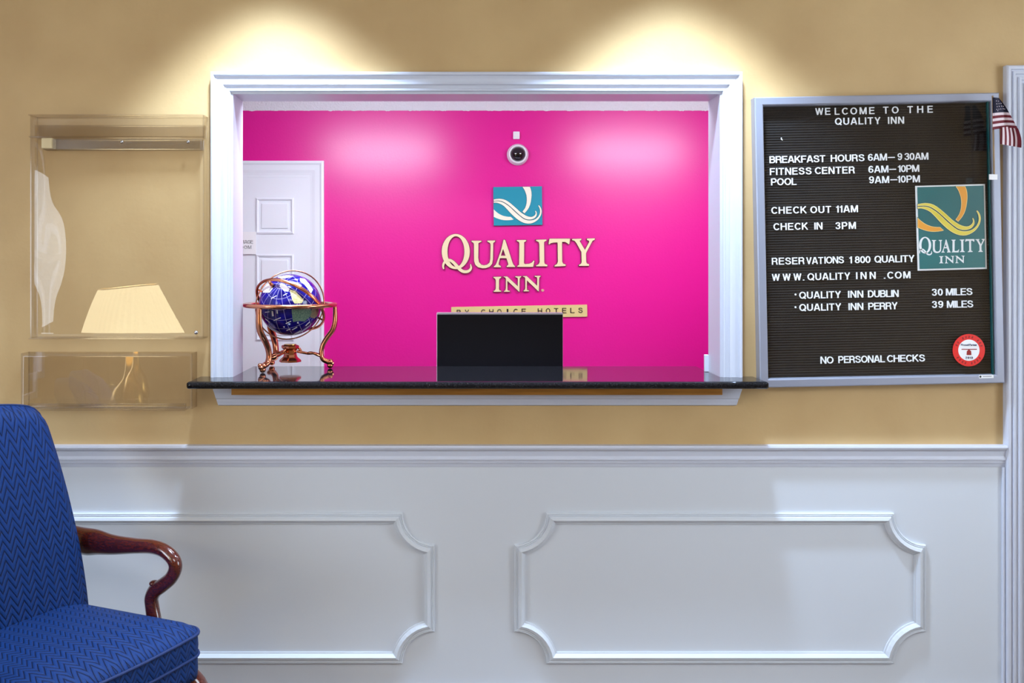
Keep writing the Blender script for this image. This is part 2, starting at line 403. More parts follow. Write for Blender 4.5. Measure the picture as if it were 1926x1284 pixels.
def put_word(text, x0, x1, z, cap, y, parent, m, name='letter', weight=.142, xs=1.2):
    """one object per letter, word spans x0..x1 at baseline z (parent's local metres)"""
    gs = [glyph(c, weight) for c in text]; wd = [(g[2]-g[1])*cap*xs for g in gs]
    gap = ((x1-x0)-sum(wd))/(len(gs)-1) if len(gs) > 1 else 0
    squeeze = 1.0
    if gap < .07*cap and len(gs) > 1:
        gap = .07*cap; squeeze = ((x1-x0)-gap*(len(gs)-1))/sum(wd)
    x = x0
    if len(gs) == 1: squeeze = (x1-x0)/wd[0]
    if text in ('.', '1'): squeeze = 1
    for g, wdt, ch in zip(gs, wd, text):
        key = (ch, weight, m)
        if key not in GMAT:
            me = g[0].copy(); me.materials.clear(); me.materials.append(MATS[m]); GMAT[key] = me
        o = bpy.data.objects.new(name, GMAT[key]); C.objects.link(o); o.parent = parent
        o.scale = (cap*squeeze*xs, cap, cap); o.location = (x-g[1]*cap*squeeze*xs, y, z)
        x += wdt*squeeze+gap

# ------------------------------------------------------------------ room shell
XL, XR, YB = -3.4, 3.1, -6.5
op_l, op_r = (440-CX)/610, (1352-CX)/610          # opening in the front wall
op_t = CH+(CY-178)/610
COUNTER_Z = CH-(718-CY)*2.865/F                     # worktop height
op_b = COUNTER_Z-.022
bm = bmesh.new()
box(bm, XL, op_l-.02, 0, .12, 0, LOBBY_CEIL); box(bm, op_r+.02, XR, 0, .12, 0, LOBBY_CEIL)
box(bm, op_l-.02, op_r+.02, 0, .12, op_t+.02, LOBBY_CEIL); box(bm, op_l-.02, op_r+.02, 0, .12, 0, op_b)
wall_front = obj('wall_front', bm, 'wall_tan', kind='structure')
obj('floor', bx(XL-.12, XR+.12, YB-.12, 1.45, -.1, 0), 'carpet', kind='structure')
obj('ceiling', bx(XL-.12, XR+.12, YB-.12, .12, LOBBY_CEIL, LOBBY_CEIL+.1), 'ceiling_white', kind='structure')
def side_wall(name, xa, xb, wins):
    bm = bmesh.new(); y = YB
    for (w0, w1, z0, z1) in wins:
        box(bm, xa, xb, y, w0, 0, LOBBY_CEIL); box(bm, xa, xb, w0, w1, 0, z0); box(bm, xa, xb, w0, w1, z1, LOBBY_CEIL); y = w1
    box(bm, xa, xb, y, .12, 0, LOBBY_CEIL)
    obj(name, bm, 'wall_tan', kind='structure')
LW = [(-5.1, -4.2, .45, 2.5), (-3.4, -1.8, .9, 2.3)]; RW = [(-2.2, -.9, .9, 2.3)]  # second left window and right window are unseen, added to let in light
side_wall('wall_left', XL-.12, XL, LW); side_wall('wall_right', XR, XR+.12, RW)
obj('wall_rear', bx(XL, XR, YB-.12, YB, 0, LOBBY_CEIL), 'wall_tan', kind='structure')
for n_, (x0, (w0, w1, z0, z1)) in enumerate([(XL-.09, LW[0]), (XL-.09, LW[1]), (XR+.03, RW[0])]):
    wi = struct_empty('window_%d' % (n_+2)); bm = bmesh.new()
    for y in (w0+.03, (w0+w1)/2, w1-.03): box(bm, x0, x0+.06, y-.025, y+.025, z0, z1)
    for z in (z0+.03, (z0+z1)/2, z1-.03): box(bm, x0+.002, x0+.058, w0, w1, z-.025, z+.025)
    obj('window_frame', bm, 'white_trim', wi); obj('pane', bx(x0+.027, x0+.033, w0, w1, z0, z1), 'window_glass', wi)

# office behind the opening
OD = 1.22
OZ = CH+(CY-208)*4.22/F
obj('wall_back', bx(-2.3, 2.3, OD, OD+.1, 0, OZ), 'magenta_paint', kind='structure')
bm = bmesh.new(); n_ = 700; lo = []; up = []     # white textured band above the hand-painted magenta edge
for i in range(n_+1):
    x = -1.6+3.4*i/n_; z = OZ + .0022*math.sin(x*37)*math.sin(x*91+1) + random.uniform(-.0012, .0012)
    lo.append(z); up.append(x)
for i in range(n_):
    vs = [bm.verts.new(c) for c in ((up[i], OD-.002, lo[i]), (up[i+1], OD-.002, lo[i+1]), (up[i+1], OD-.002, OZ+.12), (up[i], OD-.002, OZ+.12))]
    bm.faces.new(vs)
bmesh.ops.remove_doubles(bm, verts=bm.verts, dist=1e-5); bmesh.ops.solidify(bm, geom=bm.faces[:], thickness=-.0015)
obj('trim_5', bm, 'office_ceiling', kind='structure')
obj('wall_back_top', bx(-2.3, 2.3, OD, OD+.1, OZ, OZ+.12), 'office_ceiling', kind='structure')
OZ = OZ+.12
obj('wall_office_left', bx(-2.4, -2.3, .12, OD+.1, 0, OZ+.1), 'office_white', kind='structure')
obj('wall_office_right', bx(2.3, 2.4, .12, OD+.1, 0, OZ+.1), 'office_white', kind='structure')
obj('ceiling_office', bx(-2.4, 2.4, .12, OD, OZ, OZ+.08), 'office_ceiling', kind='structure')

# ------------------------------------------------------------------ service window (window_1): jamb and casing
w1 = struct_empty('window_1')
bm = bmesh.new()
box(bm, op_l-.02, op_l, .0, .125, COUNTER_Z-.001, op_t); box(bm, op_r, op_r+.02, .0, .125, COUNTER_Z-.001, op_t)
box(bm, op_l-.02, op_r+.02, .0, .125, op_t, op_t+.02)
obj('jamb', bm, 'white_trim', w1)
cas = [(0,0),(0,.024),(.004,.027),(.009,.027),(.012,.021),(.020,.019),(.030,.020),(.038,.024),(.041,.019),(.050,.017),(.053,.020),(.057,.020),(.060,.013),(.066,.012),(.066,0)]
ol, orr, ot = op_l-.066, op_r+.066, op_t+.058
k = .058/.066
def casing_piece(path): return sweep(path, cas)
# left upright, head, right upright: mitred, each its own piece
def piece(a, b, cutA, cutB):
    """straight casing board from a to b along its outer edge with 45 degree mitre ends"""
    bm = bmesh.new(); a, b = Vector(a), Vector(b); d = (b-a).normalized(); nrm = Vector((d.y, -d.x)); rr = []
    for p, c in ((a, cutA), (b, cutB)):
        rr.append([bm.verts.new(((p+nrm*q+d*q*c).x, -h, (p+nrm*q+d*q*c).y)) for q, h in cas])
    for j in range(len(cas)-1): bm.faces.new((rr[0][j], rr[0][j+1], rr[1][j+1], rr[1][j]))
    bm.faces.new(rr[0]); bm.faces.new(rr[1][::-1]); return bm
zc = COUNTER_Z
obj('casing_board', piece((ol, zc), (ol, ot+.008), 0, -1), 'white_trim', w1)
obj('casing_board', piece((ol, ot+.008), (orr, ot+.008), 1, -1), 'white_trim', w1)
obj('casing_board', piece((orr, ot+.008), (orr, zc), 1, 0), 'white_trim', w1)
# apron under the worktop with shaped ends
ax0, ax1 = (399-CX)*2.985/F, (1397-CX)*2.985/F
az0, az1 = CH-(764-CY)*2.985/F, COUNTER_Z-.022
aprof = [(0,0),(.003,.010),(.012,.013),(.018,.013),(.020,.017),(.034,.019),(.040,.022),(.055,.022)]
hgt = az1-az0
bm = bmesh.new(); A, B = [], []
for q, h in aprof:
    zz = az0+q/.055*hgt; e = (1-q/.055)*.018
    A.append(bm.verts.new((ax0+e, -h, zz))); B.append(bm.verts.new((ax1-e, -h, zz)))
A.append(bm.verts.new((ax0, 0, az1))); B.append(bm.verts.new((ax1, 0, az1)))
for j in range(len(A)-1): bm.faces.new((A[j], A[j+1], B[j+1], B[j]))
bm.faces.new(A); bm.faces.new(B[::-1]); bm.faces.new((A[0], B[0], B[-1], A[-1]))
obj('apron', bm, 'white_trim', w1)
# chipped patch at the foot of the right jamb
q = P(1329, 688, 3.13)
obj('jamb_patch', bx(q.x-.008, op_r+.001, .122, .135, COUNTER_Z, COUNTER_Z+.055, bev=.002), 'white_trim', w1)

# worktop: black granite with bullnose
wt = thing('worktop', 'polished black granite counter slab with rounded edge in the service window', 'counter', ((op_l+op_r)/2, 0, COUNTER_Z-.022))
gx0, gx1 = (349-CX)*2.865/F, (1448-CX)*2.865/F
bm = bmesh.new()
t = .022; r = t/2; prof = [(-.135+r-r*math.cos(a), -r+r*math.sin(a)) for a in [(-PI/2+PI*i/8) for i in range(9)]]   # (y,z)
# plan outline: overhanging front part with rounded front corners, narrower part through the opening
def slab(bm, x0, x1, y0, y1, ztop, t, r):
    outline = []
    R = .012
    for cx, cy, a0 in ((x1-R, y1-.001, 0), ):
        pass
    pts = [(x0, y1)] + [(x0+R-R*math.cos(a), y0+R-R*math.sin(a)) for a in [PI/2*i/4 for i in range(5)]] + [(x1-R+R*math.sin(a), y0+R-R*math.cos(a)) for a in [PI/2*i/4 for i in range(5)]] + [(x1, y1)]
    rows = []
    for i in range(9):
        a = -PI/2+PI*i/8; ins = r-r*math.cos(a); zz = ztop-t/2+r*math.sin(a)
        row = []
        for (x, y) in pts:
            xx = min(max(x, x0+ins), x1-ins); yy = max(y, y0+ins)
            row.append(bm.verts.new((xx, yy, zz)))
        rows.append(row)
    for i in range(8):
        for j in range(len(pts)-1): bm.faces.new((rows[i][j], rows[i][j+1], rows[i+1][j+1], rows[i+1][j]))
    bm.faces.new(rows[-1]); bm.faces.new(rows[0][::-1])
cxm = (op_l+op_r)/2
slab(bm, gx0-cxm, gx1-cxm, -.135, -.0005, .022, .022, .011)
box(bm, op_l-cxm+.0006, op_r-cxm-.0006, -.0006, .29, 0, .022)
obj('slab', bm, 'granite', wt)
sx0, sx1 = (435-CX)*2.955/F, (1359-CX)*2.955/F
obj('support_strip', bx(sx0-cxm, sx1-cxm, -.045, -.023, -.029, -.0002, bev=.001), 'wood_strip', wt)

# ------------------------------------------------------------------ wainscot, chair rail, panel mouldings, door casing
RZ = CH-(838-CY)*2.975/F                     # top of chair rail
dcx = (1895-CX)*2.975/F                      # outer edge of right-hand door casing
wsc = obj('wainscot_board', bx(XL, dcx, -.006, 0, 0, RZ-.01), 'wainscot_white', kind='structure')
t1 = obj('trim_1', sweep([(XL, RZ), (dcx, RZ)], [(0,0),(0,.026),(-.006,.028),(-.012,.026),(-.013,.020),(-.020,.016),(-.034,.014),(-.042,.018),(-.046,.018),(-.047,.013),(-.054,.013),(-.060,.010),(-.068,.008),(-.068,0)]), 'white_trim', kind='structure')
def scoop_frame(x0, x1, z0, z1, R):
    p = []
    def arc(cx, cz, a0, a1, n=10):
        return [(cx+R*math.cos(a0+(a1-a0)*i/n), cz+R*math.sin(a0+(a1-a0)*i/n)) for i in range(n+1)]
    p += arc(x0, z1, 0, -PI/2)        # top-left
    p += arc(x0, z0, PI/2, 0)
    p += arc(x1, z0, PI, PI/2)
    p += arc(x1, z1, -PI/2, -PI)
    return p
mprof = [(0,0),(.0,.008),(.003,.010),(.005,.008),(.007,.011),(.010,.009),(.013,.014),(.021,.017),(.028,.010),(.030,.006),(.034,.005),(.034,0)]
s = 2.985/F
pz1, pz0 = CH-(965-CY)*s, CH-(1248-CY)*s
for i, (a, b_) in enumerate(((45, 817), (968, 1742))):
    o = obj('trim_%d' % (i+2), sweep(scoop_frame((a-CX)*s, (b_-CX)*s, pz0, pz1, 60*s), mprof, closed=True, y0=-.006), 'wainscot_white', kind='structure')
obj('trim_4', bx((1886-CX)*s, (1890.5-CX)*s, -.016, -.006, .12, RZ-.068, bev=.002), 'white_trim', kind='structure')
bb = [(0,0),(0,.016),(.09,.016),(.105,.012),(.115,.006),(.115,0)]
obj('baseboard_front', sweep([(dcx, 0), (XL, 0)][::-1], bb, y0=-.006), 'white_trim', kind='structure')
d1 = struct_empty('door_1')
DT = CH-(122-CY)*2.975/F
fl = [(0,0),(0,.020),(.004,.024),(.012,.024),(.014,.018),(.018,.018),(.020,.024),(.026,.024)]
q = .026
for i in range(3):
    fl += [(q+.003,.018),(q+.009,.018),(q+.012,.024),(q+.018,.024)]; q += .018
fl += [(.092,.024),(.098,.016),(.104,.014),(.104,0)]
obj('door_casing', sweep([(dcx, 0), (dcx, DT), (dcx+1.06, DT), (dcx+1.06, 0)], [(-a, b_) for a, b_ in fl]), 'white_trim', d1)
obj('door_leaf', bx(dcx+.104, dcx+.956, -.012, -.0005, .005, DT-.104), 'white_trim', d1)

# ------------------------------------------------------------------ storage room door in the office
d2 = struct_empty('door_2')
def oq(px, py, dd=0): return P(px, py, 3+OD-dd)
cx0, cx1, ctz = oq(304, 0).x, oq(610, 0).x, oq(0, 303).z
obj('door_casing', sweep([(cx0, 0), (cx0, ctz), (cx1, ctz), (cx1, 0)], [(0,0),(0,.018),(-.010,.020),(-.018,.015),(-.040,.013),(-.052,.010),(-.060,.009),(-.060,0)], y0=OD), 'office_white', d2)
lx0, lx1, ltz = cx0+.060, cx1-.060, ctz-.060
obj('door_stop', sweep([(lx0, 0), (lx0, ltz), (lx1, ltz), (lx1, 0)], [(0,0),(0,.008),(-.012,.008),(-.012,0)], y0=OD), 'office_white', d2)
leaf = obj('door_leaf', bx(lx0+.003, lx1-.003, OD-.006, OD-.0005, .005, ltz-.003), 'office_white', d2)
pnl = [(0,0),(0,.0055),(.010,.0005),(.018,.0005),(.034,.006),(.034,0)]
for (a, b_, c_, e) in ((482, 553, 372, 440), (361, 432, 372, 440), (482, 553, 478, 640), (361, 432, 478, 640)):
    A_, B_ = oq(a, c_), oq(b_, e); x0, x1, z1, z0 = A_.x, B_.x, A_.z, B_.z
    bm = sweep([(x0, z0), (x0, z1), (x1, z1), (x1, z0)], [(0,0),(0,.004),(-.006,.008),(-.012,.003),(-.012,0)], closed=True, y0=OD-.006)
    box(bm, x0+.024, x1-.024, OD-.012, OD-.006, z0+.024, z1-.024, bev=.003)
    obj('door_panel', bm, 'office_white', leaf)
a, b_ = oq(431, 436), oq(483, 478)
so = thing('door_sign', 'small white STORAGE ROOM sign stuck on the white office door', 'sign', ((a.x+b_.x)/2, OD-.013, b_.z))
bm = bx(a.x-so.location.x, b_.x-so.location.x, -.002, 0, 0, a.z-b_.z, bev=.0005)
obj('plate', bm, 'paper', so)
for txt, xa, xb, yb in (('STORAGE', 439.5, 477.5, 458), ('ROOM', 447, 474, 468)):
    p0, p1 = oq(xa, yb), oq(xb, yb)
    put_word(txt, p0.x-so.location.x, p1.x-so.location.x, p0.z-so.location.z, 0.0150, -.002, so, 'grey_print', weight=.075)

# ------------------------------------------------------------------ sign on the magenta wall
def wallsign(name, label, px, py, cat='sign', D=3+OD):
    p = P(px, py, D); return thing(name, label, cat, (p.x, p.y-.0005, p.z)), p
SW = {  # outlines traced in sign units (14.27 per photo pixel)
 'limb': [(965,160),(1165,155),(1190,230),(1205,300),(1210,380),(1205,450),(1192,550),(1170,640),(1140,715),(1100,780),(1020,872),(965,825),(1008,770),(1040,720),(1062,660),(1075,600),(1082,520),(1080,450),(1070,380),(1050,320),(1030,265),(1000,210)],
 'foot': [(190,765),(260,830),(310,868),(360,900),(415,926),(470,945),(535,958),(600,965),(650,965),(690,1002),(730,1035),(680,1048),(620,1055),(545,1058),(470,1055),(395,1042),(320,1020),(250,992),(190,965)],
 'upper': [(190,500),(280,485),(340,480),(400,485),(460,497),(520,520),(580,555),(640,600),(710,658),(780,720),(840,776),(900,830),(950,868),(1000,900),(1050,929),(1100,950),(1145,963),(1190,968),(1228,964),(1260,950),(1290,929),(1310,900),(1318,875),(1318,850),(1305,810),(1320,800),(1340,832),(1350,870),(1350,906),(1340,940),(1319,973),(1290,1000),(1248,1022),(1200,1035),(1150,1040),(1100,1035),(1048,1022),(1000,1000),(940,958),(880,910),(820,856),(760,800),(700,745),(640,690),(580,641),(520,600),(470,572),(420,550),(370,538),(320,532),(250,534),(190,540)],
 'lower': [(190,555),(320,548),(370,556),(420,570),(470,594),(520,625),(580,667),(640,715),(700,772),(760,830),(820,885),(880,935),(940,985),(1000,1025),(1050,1045),(1100,1058),(1150,1063),(1200,1060),(1258,1050),(1310,1030),(1352,998),(1390,960),(1417,912),(1435,860),(1438,810),(1430,760),(1412,710),(1385,665),(1410,655),(1438,690),(1460,730),(1474,774),(1480,820),(1472,876),(1455,930),(1426,982),(1390,1030),(1348,1068),(1300,1100),(1242,1128),(1180,1145),(1115,1148),(1050,1140),(983,1120),(920,1090),(858,1053),(800,1010),(738,956),(680,900),(618,836),(560,770),(508,716),(460,670),(405,635),(350,610),(300,594),(250,585),(190,590)]}
def logo_px(k, tr): return [tr(x, y) for x, y in SW[k]]
so, p0 = wallsign('logo_plaque', 'square teal plaque with a cream ribbon swoosh above the wall lettering', 974, 424)
def loc_px(base, D):
    def f(px, py):
        q_ = P(px, py, D); return (q_.x-base.x, q_.z-base.z)
    return f
D1 = 3+OD-.012
L = loc_px(so.location, D1)
obj('plate', shape_mesh([[L(928,352),L(1019,350.5),L(1020,422.5),L(929,424)]], .012, bevel=.0006), 'teal_sign', so)
for kk in ('foot', 'limb', 'upper', 'lower'):
    q_ = [L(915+x/14.27, 340+y/14.27) for x, y in SW[kk]]
    q_ = [(max(x, L(928.6,0)[0]), min(z, L(0,351.2)[1])) for x, z in q_]
    o = obj('swoosh_band', shape_mesh([q_], .002), 'logo_cream', so); o.location = (0, -.012 if kk in ('limb','foot') else -.0125, 0)
    if kk != 'foot':
        o = obj('swoosh_outline', shape_mesh([q_], .001, offset=.0013), 'teal_dark', so); o.location = (0, -.0118 if kk == 'limb' else -.0122, 0)

cA = lambda x, y: (820+x/9.875, 430+y/9.875)
cB = lambda x, y: (970+x/9.875, 430+y/9.875)
def ell(cx, cy, rx, ry, n=40, a0=0): return [(cx+rx*math.cos(2*PI*i/n), cy+ry*math.sin(2*PI*i/n)) for i in range(n)]
def stroke(pts):
    sp = smooth_path(pts, 4); Lf, Rt = [], []
    for i, (x, y, wd) in enumerate(sp):
        x0, y0, _ = sp[max(i-1,0)]; x1, y1, _ = sp[min(i+1, len(sp)-1)]; d = math.hypot(x1-x0, y1-y0) or 1
        nx, ny = -(y1-y0)/d, (x1-x0)/d; Lf.append((x+nx*wd/2, y+ny*wd/2)); Rt.append((x-nx*wd/2, y-ny*wd/2))
    return Lf+Rt[::-1]
QT = stroke([(148,750,26),(132,700,36),(150,635,44),(200,592,44),(262,585,50),(330,630,56),(400,708,60),(470,775,60),(545,800,56),(615,780,50),(652,728,40),(640,655,14)])
GLY = {
 'Q': (cA, [[ell(368,424,262,328), ell(371,424,157,284)], [QT]]),
 'U': (cA, [[[(660,222),(845,222),(845,240),(790,268),(785,540),(800,620),(840,665),(890,680),(950,668),(995,630),(1010,560),(1015,290),(1000,262),(955,240),(955,218),(1100,218),(1098,238),(1065,265),(1060,560),(1045,650),(1000,705),(930,732),(860,735),(780,715),(730,670),(708,600),(705,290),(695,262),(660,240)]]]),
 'A': (cA, [[[(1268,200),(1290,215),(1420,620),(1440,665),(1470,695),(1470,712),(1315,712),(1312,695),(1345,668),(1340,640),(1310,548),(1190,548),(1165,640),(1165,668),(1208,695),(1208,715),(1072,715),(1072,700),(1108,672),(1130,625),(1210,400),(1255,205)],[(1248,375),(1205,500),(1292,500)]]]),
 'L': (cB, [[[(22,210),(198,208),(195,232),(158,250),(155,640),(175,655),(250,650),(300,630),(335,590),(350,592),(325,710),(30,708),(30,690),(65,670),(68,270),(58,245),(22,230)]]]),
 'I': (cB, [[[(375,205),(575,200),(572,222),(530,245),(528,290),(532,620),(540,650),(590,672),(588,698),(380,698),(380,682),(430,655),(445,620),(440,290),(432,250),(378,225)]]]),
 'T': (cB, [[[(630,185),(1010,183),(1000,280),(975,290),(965,270),(920,245),(865,245),(862,290),(865,610),(880,645),(932,665),(928,692),(722,702),(722,682),(770,655),(785,610),(780,290),(775,255),(700,258),(650,270),(630,290),(610,285)]]]),
 'Y': (cB, [[[(1050,190),(1222,185),(1220,210),(1190,222),(1200,245),(1288,395),(1365,250),(1365,225),(1325,210),(1325,182),(1472,178),(1470,205),(1430,225),(1320,430),(1308,460),(1312,610),(1325,645),(1365,660),(1362,690),(1175,690),(1175,675),(1215,650),(1228,620),(1222,430),(1130,270),(1095,225),(1050,210)]]]),
 'i': (cA, [[[(1068,895),(1215,892),(1212,910),(1180,930),(1172,960),(1172,1110),(1180,1140),(1215,1155),(1212,1170),(1070,1172),(1070,1158),(1100,1140),(1112,1110),(1112,960),(1102,930),(1068,912)]]]),
}
NN = [(135,880),(205,878),(400,1060),(402,940),(395,905),(352,888),(355,875),(465,875),(462,890),(440,905),(435,940),(432,1165),(420,1160),(210,960),(208,1100),(212,1135),(255,1148),(250,1162),(145,1165),(145,1150),(170,1135),(178,1100),(178,920),(165,900),(135,890)]
GLY['n'] = (cB, [[[(x-361, y+8) for x, y in NN]]]); GLY['m'] = (cB, [[NN]])
so, p0 = wallsign('wall_lettering', 'cream raised serif letters spelling QUALITY INN on the magenta wall', 975, 549)
D1 = 3+OD-.016; L = loc_px(so.location, D1)
for ch in 'QUALITYinm':
    fn, groups = GLY[ch]
    for gi, g in enumerate(groups):
        polys = [[L(*fn(x, y)) for x, y in pl] for pl in g]
        me = shape_mesh(polys, .012, bevel=.0005, offset=-.0005)
        me.materials.append(MATS['cream'])
        bk_ = shape_mesh(polys, .0095, offset=.0014); b2 = bmesh.new(); b2.from_mesh(me); nf = len(b2.faces); b2.from_mesh(bk_); b2.faces.ensure_lookup_table()  # dark backing shows as a rim, standing in for the letters' drop shadow
        for f_ in list(b2.faces)[nf:]: f_.material_index = 1
        me = bpy.data.meshes.new('letter'); b2.to_mesh(me); b2.free()
        if gi == 0: first = me
    if len(groups) == 2:
        bm = bmesh.new(); bm.from_mesh(first)
        n0 = len(bm.verts); bm.from_mesh(me); bm.verts.ensure_lookup_table()
        for v_ in list(bm.verts)[n0:]: v_.co.y -= .0015
        me = bpy.data.meshes.new('letter'); bm.to_mesh(me); bm.free()
    me.materials.append(MATS['cream']); me.materials.append(MATS['letter_edge_shade'])
    obj('letter', me, None, so)
qa = L(1018, 548); qb = L(1024, 548)
put_word('®', qa[0], qb[0], qa[1], .010, 0, so, 'cream', name='registered_mark', weight=.1)

so, p0 = wallsign('tagline_plate', 'narrow gold plate reading BY CHOICE HOTELS behind the monitor', 976, 597)
D1 = 3+OD-.008; L = loc_px(so.location, D1)
obj('plate', shape_mesh([[L(849,577.5),L(1104,573),L(1104.5,595),L(849,599)]], .008, bevel=.0006), 'sign_gold', so)
for i, ch in enumerate('BY CHOICE HOTELS'):
    if ch == ' ': continue
    x = 859+15.25*i; a = L(x, 592.2-.0176*(x-859)); b_ = L(x+(3 if ch == 'I' else 8), 0)
    if ch == 'I': a = (a[0]+.006, a[1]); b_ = (b_[0]+.006, 0)
    put_word(ch, a[0], b_[0], a[1], .0225, -.0073, so, 'brown_print', weight=.13)

# security dome and little sensor on the magenta wall
p = P(973.5, 291, 3+OD)
so = thing('dome_camera', 'round white security camera with dark glossy dome on the magenta wall', 'security camera', (p.x, p.y-.0005, p.z))
rd = 20.3*4.2/F
obj('housing', lathe(bmesh.new(), [(rd,0),(rd,.006),(rd*.985,.010),(rd*.93,.013),(rd*.92,.020),(rd*.86,.028),(rd*.76,.033),(rd*.70,.031),(rd*.66,.022),(0,.022)], 40, axis='Y'), 'white_plastic', so, smooth=True)
obj('dome', lathe(bmesh.new(), [(rd*.665*math.cos(a), .024+rd*.55*math.sin(a)) for a in [PI/2*i/10 for i in range(11)]], 32, axis='Y'), 'dome_dark', so, smooth=True)
a, b_ = P(965, 248, 3+OD), P(977, 262, 3+OD)
so = thing('wall_sensor', 'tiny white rectangular box mounted above the dome camera', 'sensor', ((a.x+b_.x)/2, OD-.0005, b_.z))
hw = (b_.x-a.x)/2
obj('case', bx(-hw, hw, -.014, 0, 0, a.z-b_.z, bev=.002), 'white_plastic', so)
obj('cover', bx(-hw*.62, hw*.62, -.0155, -.0139, .006, a.z-b_.z-.006, bev=.0006), 'poster_white', so)

# ------------------------------------------------------------------ monitor seen from behind
D1 = 3.42; a, b_ = P(822, 588, D1), P(1058, 588, D1)
mo = thing('computer_monitor', 'black computer monitor standing behind the granite counter, seen from its back', 'monitor', ((a.x+b_.x)/2, D1-3, .74), (0, 0, math.radians(-1.0)))
hw = (b_.x-a.x)/2; zt = a.z-.74
bm = bx(-hw, hw, -.004, .030, zt-.30, zt-.006, bev=.002); obj('back_shell', bm, 'monitor_black', mo)
obj('bezel', bx(-hw-.0015, hw+.0015, .003, .040, zt-.302, zt, bev=.0015), 'monitor_silver', mo)
bm = bx(-.035, .035, -.03, .004, .01, zt-.22, bev=.004); obj('stand_neck', bm, 'monitor_black', mo)
obj('stand_base', lathe(bmesh.new(), [(.11,0),(.11,.008),(.10,.013),(0,.014)], 32), 'monitor_black', mo, smooth=False)
for o in mo.children:
    if o.name.startswith('stand_base'): o.location = (0, .02, 0)
dk = thing('office_desk', 'white office desk hidden behind the service window wall', 'desk', (0, .3, 0))
del_unused = True
obj('desk_top', bx(-1.2, 1.2, .0, .55, .70, .7395, bev=.003), 'office_white', dk)
for x in (-1.17, 1.13): obj('leg', bx(x, x+.04, .02, .53, 0, .70), 'office_white', dk)

# ------------------------------------------------------------------ globe on tripod stand
GD = 3.205
gc = P(546, 573, GD); gz = COUNTER_Z
go = thing('desk_globe', 'blue gemstone globe in a copper tripod stand on the granite counter', 'globe', (gc.x, gc.y, gz))
hz = gc.z-gz
px = GD/F                         # metres per pixel at the globe
def G(x, y): return ((x-575)/4.94*px, -(y-455)/4.94*px+hz)    # crop units -> local x,z
Rg = .1015
ax = Euler = None
from mathutils import Euler as Eu
bm = bmesh.new(); bmesh.ops.create_uvsphere(bm, u_segments=48, v_segments=32, radius=Rg)
gl = obj('globe_ball', bm, 'lapis', go, loc=(0,0,hz), smooth=True); gl.rotation_euler = (math.radians(38), math.radians(-30), math.radians(20))
Rm = gl.rotation_euler.to_matrix(); Ri = Rm.inverted()
def patch(pts, m, name, lift=1.004):
    bm = bmesh.new(); vs = []
    for x, y in pts:
        lx, lz = G(x, y); lz -= hz; vs.append(bm.verts.new((lx, 0, lz)))
    f_ = bm.faces.new(vs); bmesh.ops.triangulate(bm, faces=[f_]); 
    bmesh.ops.subdivide_edges(bm, edges=bm.edges[:], cuts=4, use_grid_fill=True)
    bmesh.ops.triangulate(bm, faces=bm.faces[:])
    for v_ in bm.verts:
        x, z = v_.co.x, v_.co.z; d = math.hypot(x, z)
        if d > Rg*.985: x *= Rg*.985/d; z *= Rg*.985/d; d = Rg*.985
        v_.co = Vector((x, -math.sqrt(Rg*Rg-d*d), z))*lift
        v_.co = Ri @ v_.co
    return obj(name, bm, m, gl)
patch([(335,290),(350,262),(400,255),(440,275),(452,300),(425,335),(345,338)], 'inlay_white', 'continent')
patch([(610,305),(660,320),(700,360),(735,400),(720,430),(660,432),(640,400),(655,370),(625,335)], 'inlay_cream', 'continent')
patch([(635,482),(700,478),(790,480),(800,520),(780,560),(735,598),(690,590),(640,600),(640,560),(650,525)], 'inlay_green', 'continent')
patch([(800,480),(850,480),(845,540),(815,575),(785,560)], 'inlay_tan', 'continent')
patch([(520,258),(560,262),(610,300),(600,325),(565,322),(540,300),(515,280)], 'inlay_white', 'continent')
patch([(680,205),(720,215),(760,255),(800,310),(790,345),(760,300),(730,265),(690,235)], 'inlay_white', 'continent')
patch([(470,195),(560,180),(620,185),(590,200),(520,212)], 'inlay_white', 'continent')
patch([(450,500),(465,500),(470,545),(452,548)], 'inlay_white', 'island')
patch([(498,488),(508,488),(510,522),(499,522)], 'inlay_white', 'island')
for (x, y, l_, a) in ((405,510,48,-8),(500,572,75,-22),(600,602,55,-25),(645,662,55,-28),(590,672,40,-20),(757,622,50,-45),(655,705,80,-28),(470,375,60,-28),(575,350,40,-28),(555,645,12,0),(680,607,10,0),(400,590,55,35)):
    c_, s_ = math.cos(math.radians(a)), math.sin(math.radians(a)); h = l_/2; t_ = 3.2 if l_ > 15 else 6
    patch([(x-h*c_+t_*s_, y-h*s_-t_*c_),(x+h*c_+t_*s_, y+h*s_-t_*c_),(x+h*c_-t_*s_, y+h*s_+t_*c_),(x-h*c_-t_*s_, y-h*s_+t_*c_)], 'inlay_white', 'ocean_mark', lift=1.006)
u_ = Vector((.906, 0, -.423)); v_ = Vector((.423, 0, .906)); w_ = Vector((0, -1, 0))
obj('gimbal_ring', torus(bmesh.new(), .1205, .0042, (0,0,hz), u_, v_*.615+w_*.789, flat=1.5), 'copper', go, smooth=True)
obj('meridian_ring', torus(bmesh.new(), .1125, .0022, (0,0,hz), (.94,.34,.05), (.0,.12,.99), flat=1.6), 'copper', go, smooth=True)
for sx_ in (-1, 1):
    d_ = u_*sx_
    obj('pivot_pin', tube(bmesh.new(), [Vector((0,0,hz))+d_*.100, Vector((0,0,hz))+d_*.124], .003, 8), 'copper', go)
pt = G(430, 250); d_ = Vector((pt[0], -.075, pt[1]-hz)).normalized()
for s_ in (1, -1):
    obj('axis_knob', tube(bmesh.new(), [Vector((0,0,hz))+d_*s_*.100, Vector((0,0,hz))+d_*s_*.112, Vector((0,0,hz))+d_*s_*.124], [.007,.006,.003], 10), 'copper', go, smooth=True)
